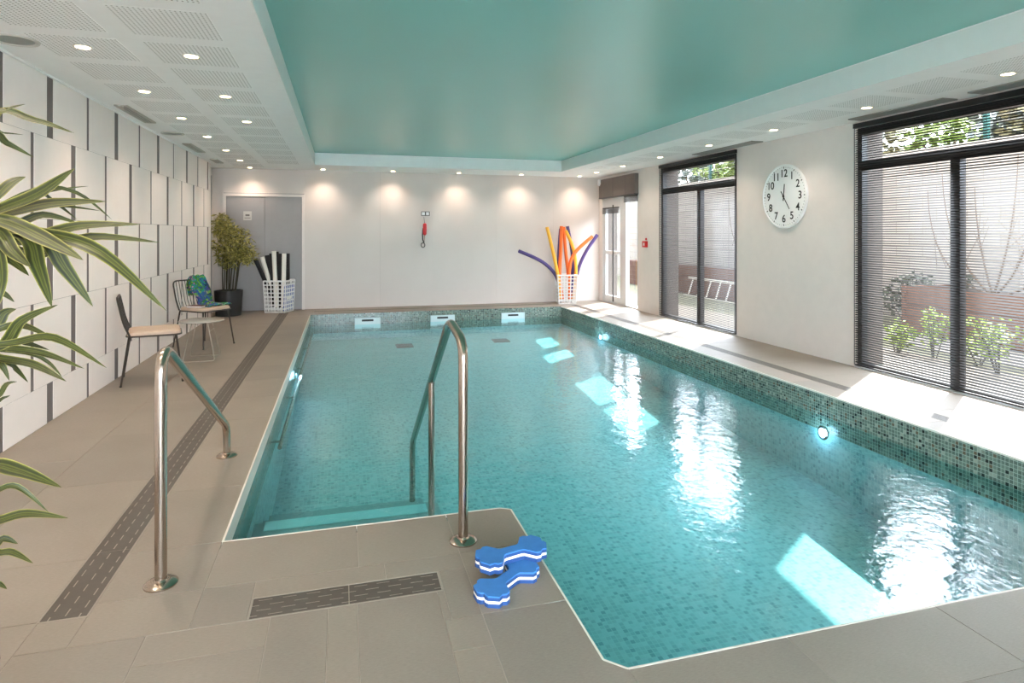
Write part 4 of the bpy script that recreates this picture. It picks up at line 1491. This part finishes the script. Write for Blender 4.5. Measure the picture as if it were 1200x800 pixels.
def hand(ang, l0, l1, w, x_, nm):
    d_ = Vector((0, -math.sin(ang), math.cos(ang))); s_ = Vector((0, -math.cos(ang), -math.sin(ang)))
    c_ = Vector((x_, cy_, cz_))
    m_ = MB()
    q = [c_ - d_ * l0 - s_ * w, c_ - d_ * l0 + s_ * w, c_ + d_ * l1 + s_ * w * 0.7, c_ + d_ * l1 - s_ * w * 0.7]
    m_.add(q + [p + Vector((-0.002, 0, 0)) for p in q], [(0, 1, 2, 3), (7, 6, 5, 4), (0, 4, 5, 1), (1, 5, 6, 2), (2, 6, 7, 3), (3, 7, 4, 0)])
    m_.build(nm, 'print', ck)


hand(math.radians(6), 0.055, 0.150, 0.008, fx_ - 0.004, 'hour_hand')
hand(math.radians(146), 0.075, 0.190, 0.006, fx_ - 0.008, 'minute_hand')
MB().lathe([(0.012, 0.0), (0.012, -0.012)], 16, (fx_ - 0.001, cy_, cz_), 'x').build('pivot', 'print', ck)

t = thing('fire_call_point', (RX - 0.02, 9.96, 1.155), 'small red fire alarm call point on the wall between glazed door and window', 'fire alarm')
MB().box(RX - 0.05, RX - 0.001, 9.90, 10.02, 1.155, 1.265).build('housing', 'red', t)
MB().box(RX - 0.053, RX - 0.049, 9.925, 9.975, 1.185, 1.235).build('push_pane', 'white_gloss', t)
MB().box(RX - 0.02, RX - 0.001, 9.93, 9.96, 1.285, 1.32).build('marker', 'red', t)

yb = BY - 0.012
t = thing('wall_plate', (1.575, yb, 1.74), 'small plate of two square frames high on the back wall', 'wall plate')
m_ = MB()
for cx_ in (1.535, 1.615):
    for (a_, b_, c_, d_) in [(-0.042, 0.042, 0.030, 0.042), (-0.042, 0.042, -0.042, -0.030), (-0.042, -0.030, -0.030, 0.030), (0.030, 0.042, -0.030, 0.030)]:
        m_.box(cx_ + a_, cx_ + b_, yb - 0.012, yb, 1.785 + c_, 1.785 + d_)
m_.build('frame', 'vent_dark', t)
MB().box(1.505, 1.565, yb - 0.006, yb, 1.755, 1.815).build('insert', 'white_gloss', t)
MB().box(1.585, 1.645, yb - 0.006, yb, 1.755, 1.815).build('insert', 'white_gloss', t)
t = thing('rescue_torch', (1.55, yb - 0.03, 1.30), 'red cylinder with black strap and steel ring hanging on the back wall', 'rescue gear')
MB().lathe([(0.012, 0.0), (0.034, 0.02), (0.036, 0.10), (0.036, 0.20), (0.030, 0.225), (0.010, 0.235)], 16, (1.558, yb - 0.04, 1.365)).build('body', 'red', t, True)
MB().tube([(1.545, yb - 0.004, 1.72), (1.556, yb - 0.03, 1.60)], 0.004, 6).build('hanging_cord', 'vent_dark', t)
MB().tube(rounded([(1.528, yb - 0.03, 1.50), (1.515, yb - 0.03, 1.40), (1.52, yb - 0.03, 1.28), (1.545, yb - 0.03, 1.22)], 0.05), 0.012, 8).build('strap', 'black', t, True)
ring = [(1.525 + 0.036 * math.cos(k * PI / 8), yb - 0.03, 1.175 + 0.045 * math.sin(k * PI / 8)) for k in range(17)]
MB().tube(ring, 0.009, 8).build('ring', 'vent_dark', t, True)
MB().tube([(1.555, yb - 0.03, 1.365), (1.545, yb - 0.03, 1.20)], 0.007, 6).build('clip', 'steel', t, True)

# ================================================================= GARDEN
gr = struct(MB().box(OUTX, 30.0, -8, 34, -0.16, -0.04).box(-12, OUTX, -16, NY - 0.2, -0.16, -0.04).build('ground', 'lawn'))
MB().box(OUTX, OUTX + 1.0, -6, 14, -0.05, -0.03).build('gravel_bed', 'gravel', gr)
MB().box(7.0, 7.9, 4.0, 9.5, -0.05, -0.028).build('gravel_bed', 'gravel', gr)
gw = struct(MB().box(9.2, 9.45, -8, 34, -0.1, 2.72).build('wall_garden', 'courses'))
MB().box(9.14, 9.51, -8, 34, 2.72, 2.78).build('coping', 'garden_wall', gw)


def planter(y0, y1, label):
    t_ = thing('timber_planter', (8.5, (y0 + y1) / 2, -0.04), label, 'planter', 'raised timber planters')
    for i in range(5):
        z = -0.03 + i * 0.133
        MB().box(7.98, 8.02, y0, y1, z, z + 0.128).build('board', 'timber', t_)
        MB().box(8.02, 9.05, y0, y0 + 0.04, z, z + 0.128).build('board', 'timber', t_)
        MB().box(8.02, 9.05, y1 - 0.04, y1, z, z + 0.128).build('board', 'timber', t_)
    for yy in (y0 - 0.01, y1 - 0.05):
        MB().box(7.955, 7.98, yy, yy + 0.06, -0.04, 0.65).build('corner_post', 'timber', t_)
    MB().box(8.02, 9.05, y0 + 0.04, y1 - 0.04, 0.40, 0.58).build('soil', 'soil', t_)


planter(4.6, 7.25, 'brown timber raised planter seen through the large window')
planter(9.6, 16.5, 'brown timber raised planter seen through the window beside the clock')


def bare_tree(base, tips, label):
    base = Vector(base)
    t_ = thing('bare_shrub', base, label, 'shrub', 'bare shrubs in the garden')
    for i, (dx, dy, dz, bow) in enumerate(tips):
        p1_ = base + Vector((dx, dy, dz))
        ctl_ = base + Vector((dx * 0.75, dy * 0.95, dz * bow))
        m2 = MB().tube(bez(base, ctl_, p1_, 8), [0.016 - 0.0015 * k for k in range(9)], 6)
        for k in range(3):
            q0 = base + (ctl_ - base) * (0.5 + 0.2 * k) * 0.8 + (p1_ - base) * 0.15
            q1 = q0 + Vector((random.uniform(-.2, .2), random.uniform(-.35, .35), random.uniform(.3, .6)))
            m2.tube([q0, q1], [0.005, 0.002], 5)
        m2.build('branch', 'bark', t_, True)


bare_tree((8.45, 6.30, 0.55), [(0.1, 1.05, 1.5, 0.15), (-0.1, 0.65, 1.7, 0.3), (0, -0.55, 1.7, 0.25), (0.1, -0.25, 1.9, 0.45), (-0.1, -0.95, 1.2, 0.12), (0.0, 0.25, 1.5, 0.5)], 'leafless shrub with curved stems in the planter behind the large window')
bare_tree((8.45, 11.3, 0.55), [(0.0, 0.9, 1.6, 0.3), (0.0, -0.6, 1.9, 0.4), (0.0, -1.1, 2.1, 0.5), (0.1, 0.3, 1.7, 0.5)], 'leafless shrub in the planter behind the window beside the clock')

rng = random.Random(21)


def bush(name, c_, r_, hgt, cnt, L, W, mat, label, cat, group, stem_n=4, up=False):
    c_ = Vector(c_)
    t_ = thing(name, c_, label, cat, group)
    cents = []
    for k in range(stem_n):
        a_ = rng.uniform(0, 2 * PI); rr = r_ * rng.uniform(0.1, 0.7)
        tip = c_ + Vector((rr * math.cos(a_), rr * math.sin(a_), hgt * rng.uniform(0.65, 1.0)))
        MB().tube([c_ + Vector((0.02 * math.cos(a_), 0.02 * math.sin(a_), 0)), tip], [0.008 if hgt < 1.5 else 0.06, 0.003 if hgt < 1.5 else 0.02], 5).build('stem', 'stem' if hgt < 1.5 else 'bark', t_)
        for f_ in (0.5, 0.75, 1.0):
            cents.append((c_ + (tip - c_) * f_, r_ * 0.30, r_ * 0.30, hgt * 0.16))
    fo_ = leaf_cloud(MB(), cents, cnt, L, W, rng, -0.2 if up else 0.2).build('foliage', mat, t_)
    fo_['kind'] = 'stuff'
    return t_


herbs = [(6.55, 5.55, 0.34, 0.55), (6.7, 5.15, 0.32, 0.48), (6.45, 4.75, 0.34, 0.58), (6.6, 4.35, 0.34, 0.50), (6.45, 5.95, 0.28, 0.36), (6.4, 3.95, 0.3, 0.40)]
hl = ['low green leafy clump outside, furthest left in the large window', 'bright leafy clump outside the left pane of the large window', 'tall bright leafy clump outside just right of the mullion',
      'leafy clump outside the right pane of the large window', 'short leafy clump near the gravel outside the large window', 'short leafy clump outside at the photo edge']
for (x_, y_, r_, h_), lab in zip(herbs, hl):
    bush('leafy_herb', (x_, y_, -0.04), r_, h_, 260, 0.07, 0.035, 'herb', lab, 'plant', 'green herbs outside the window', 6, True)
bush('dark_shrub', (8.6, 7.75, -0.04), 0.55, 0.75, 700, 0.09, 0.05, 'bush', 'dark grey green shrub beside the timber planter', 'shrub', None, 7)
bush('dark_shrub', (8.75, 6.95, 0.56), 0.2, 0.22, 160, 0.07, 0.04, 'bush', 'small dark tuft on top of the timber planter', 'shrub', None, 5)

# short white ladder lying on its edge against the far planter
la = thing('ladder', (7.72, 11.8, -0.04), 'short white ladder lying on its side against the far planter', 'ladder')
for z in (-0.04, 0.35):
    MB().box(7.70 + z * 0.35, 7.735 + z * 0.35, 10.7, 12.85, z, z + 0.05).build('side_rail', 'ladder_white', la)
for k in range(6):
    y_ = 10.86 + k * 0.36
    MB().tube([(7.703, y_, -0.02), (7.838, y_ + 0.0, 0.37)], 0.016, 8).build('rung', 'ladder_white', la)

# fence on top of the slope behind the wall
fe = thing('mesh_fence', (9.9, 12.0, -0.04), 'green wire mesh fence rising behind the garden wall', 'fence')
for k in range(9):
    y_ = 2.0 + 2.55 * k + 0.35
    MB().box(9.87, 9.93, y_, y_ + 0.07, -0.04, 4.1).build('post', 'post_green', fe)
m_ = MB()
for k in range(14):
    m_.box(9.897, 9.903, 2.0, 23.0, 2.75 + k * 0.10, 2.754 + k * 0.10)
o = m_.build('wire', 'vent_r', fe)

up = MB().box(-2.3, OUTX, NY - 0.2, BY + 0.2, CZ + 0.27, 8.6).build('added_sky_block', 'concrete')  # unseen mass over the hall, added to keep sky light off the garden wall
struct(MB().box(-2.3, OUTX, BY + 0.25, 24.0, -0.04, 8.6).build('added_far_block', 'concrete'))  # unseen mass past the back wall, added to shade the far garden
struct(up)
trees = [((12.2, 12.2), 1.4, 4.5, 'tree_gold', 'brownish tree behind the fence near the green post'), ((12.6, 16.4), 1.5, 4.7, 'tree_far', 'pale grey tree seen through the far window top'), ((14.2, 21.5), 1.9, 5.2, 'tree_far', 'large grey tree furthest back behind the fence'),
         ((14.5, 11.0), 1.7, 4.9, 'tree_green', 'green tree in the second row behind the fence'),
         ((13.0, 9.5), 1.6, 4.6, 'tree_far', 'grey green tree behind the fence, left in the large window'), ((12.4, 7.6), 1.3, 4.2, 'tree_gold', 'yellowish tree behind the fence in the large window'),
         ((13.6, 6.2), 1.5, 4.4, 'tree_far', 'grey tree behind the fence in the middle of the large window'), ((11.8, 5.0), 1.1, 3.9, 'tree_green', 'bright green tree behind the fence at the photo edge'),
         ((13.0, 14.5), 1.6, 4.6, 'tree_far', 'grey green tree behind the fence in the window beside the clock'), ((13.4, 18.0), 1.8, 5.0, 'tree_green', 'green tree behind the fence in the window beside the clock')]
for (x_, y_), r_, h_, mt, lab in trees:
    bush('garden_tree', (x_, y_, -0.04), r_ * 1.35, h_ * 1.15, 2400, 0.30, 0.18, mt, lab, 'tree', 'trees behind the garden fence', 6)
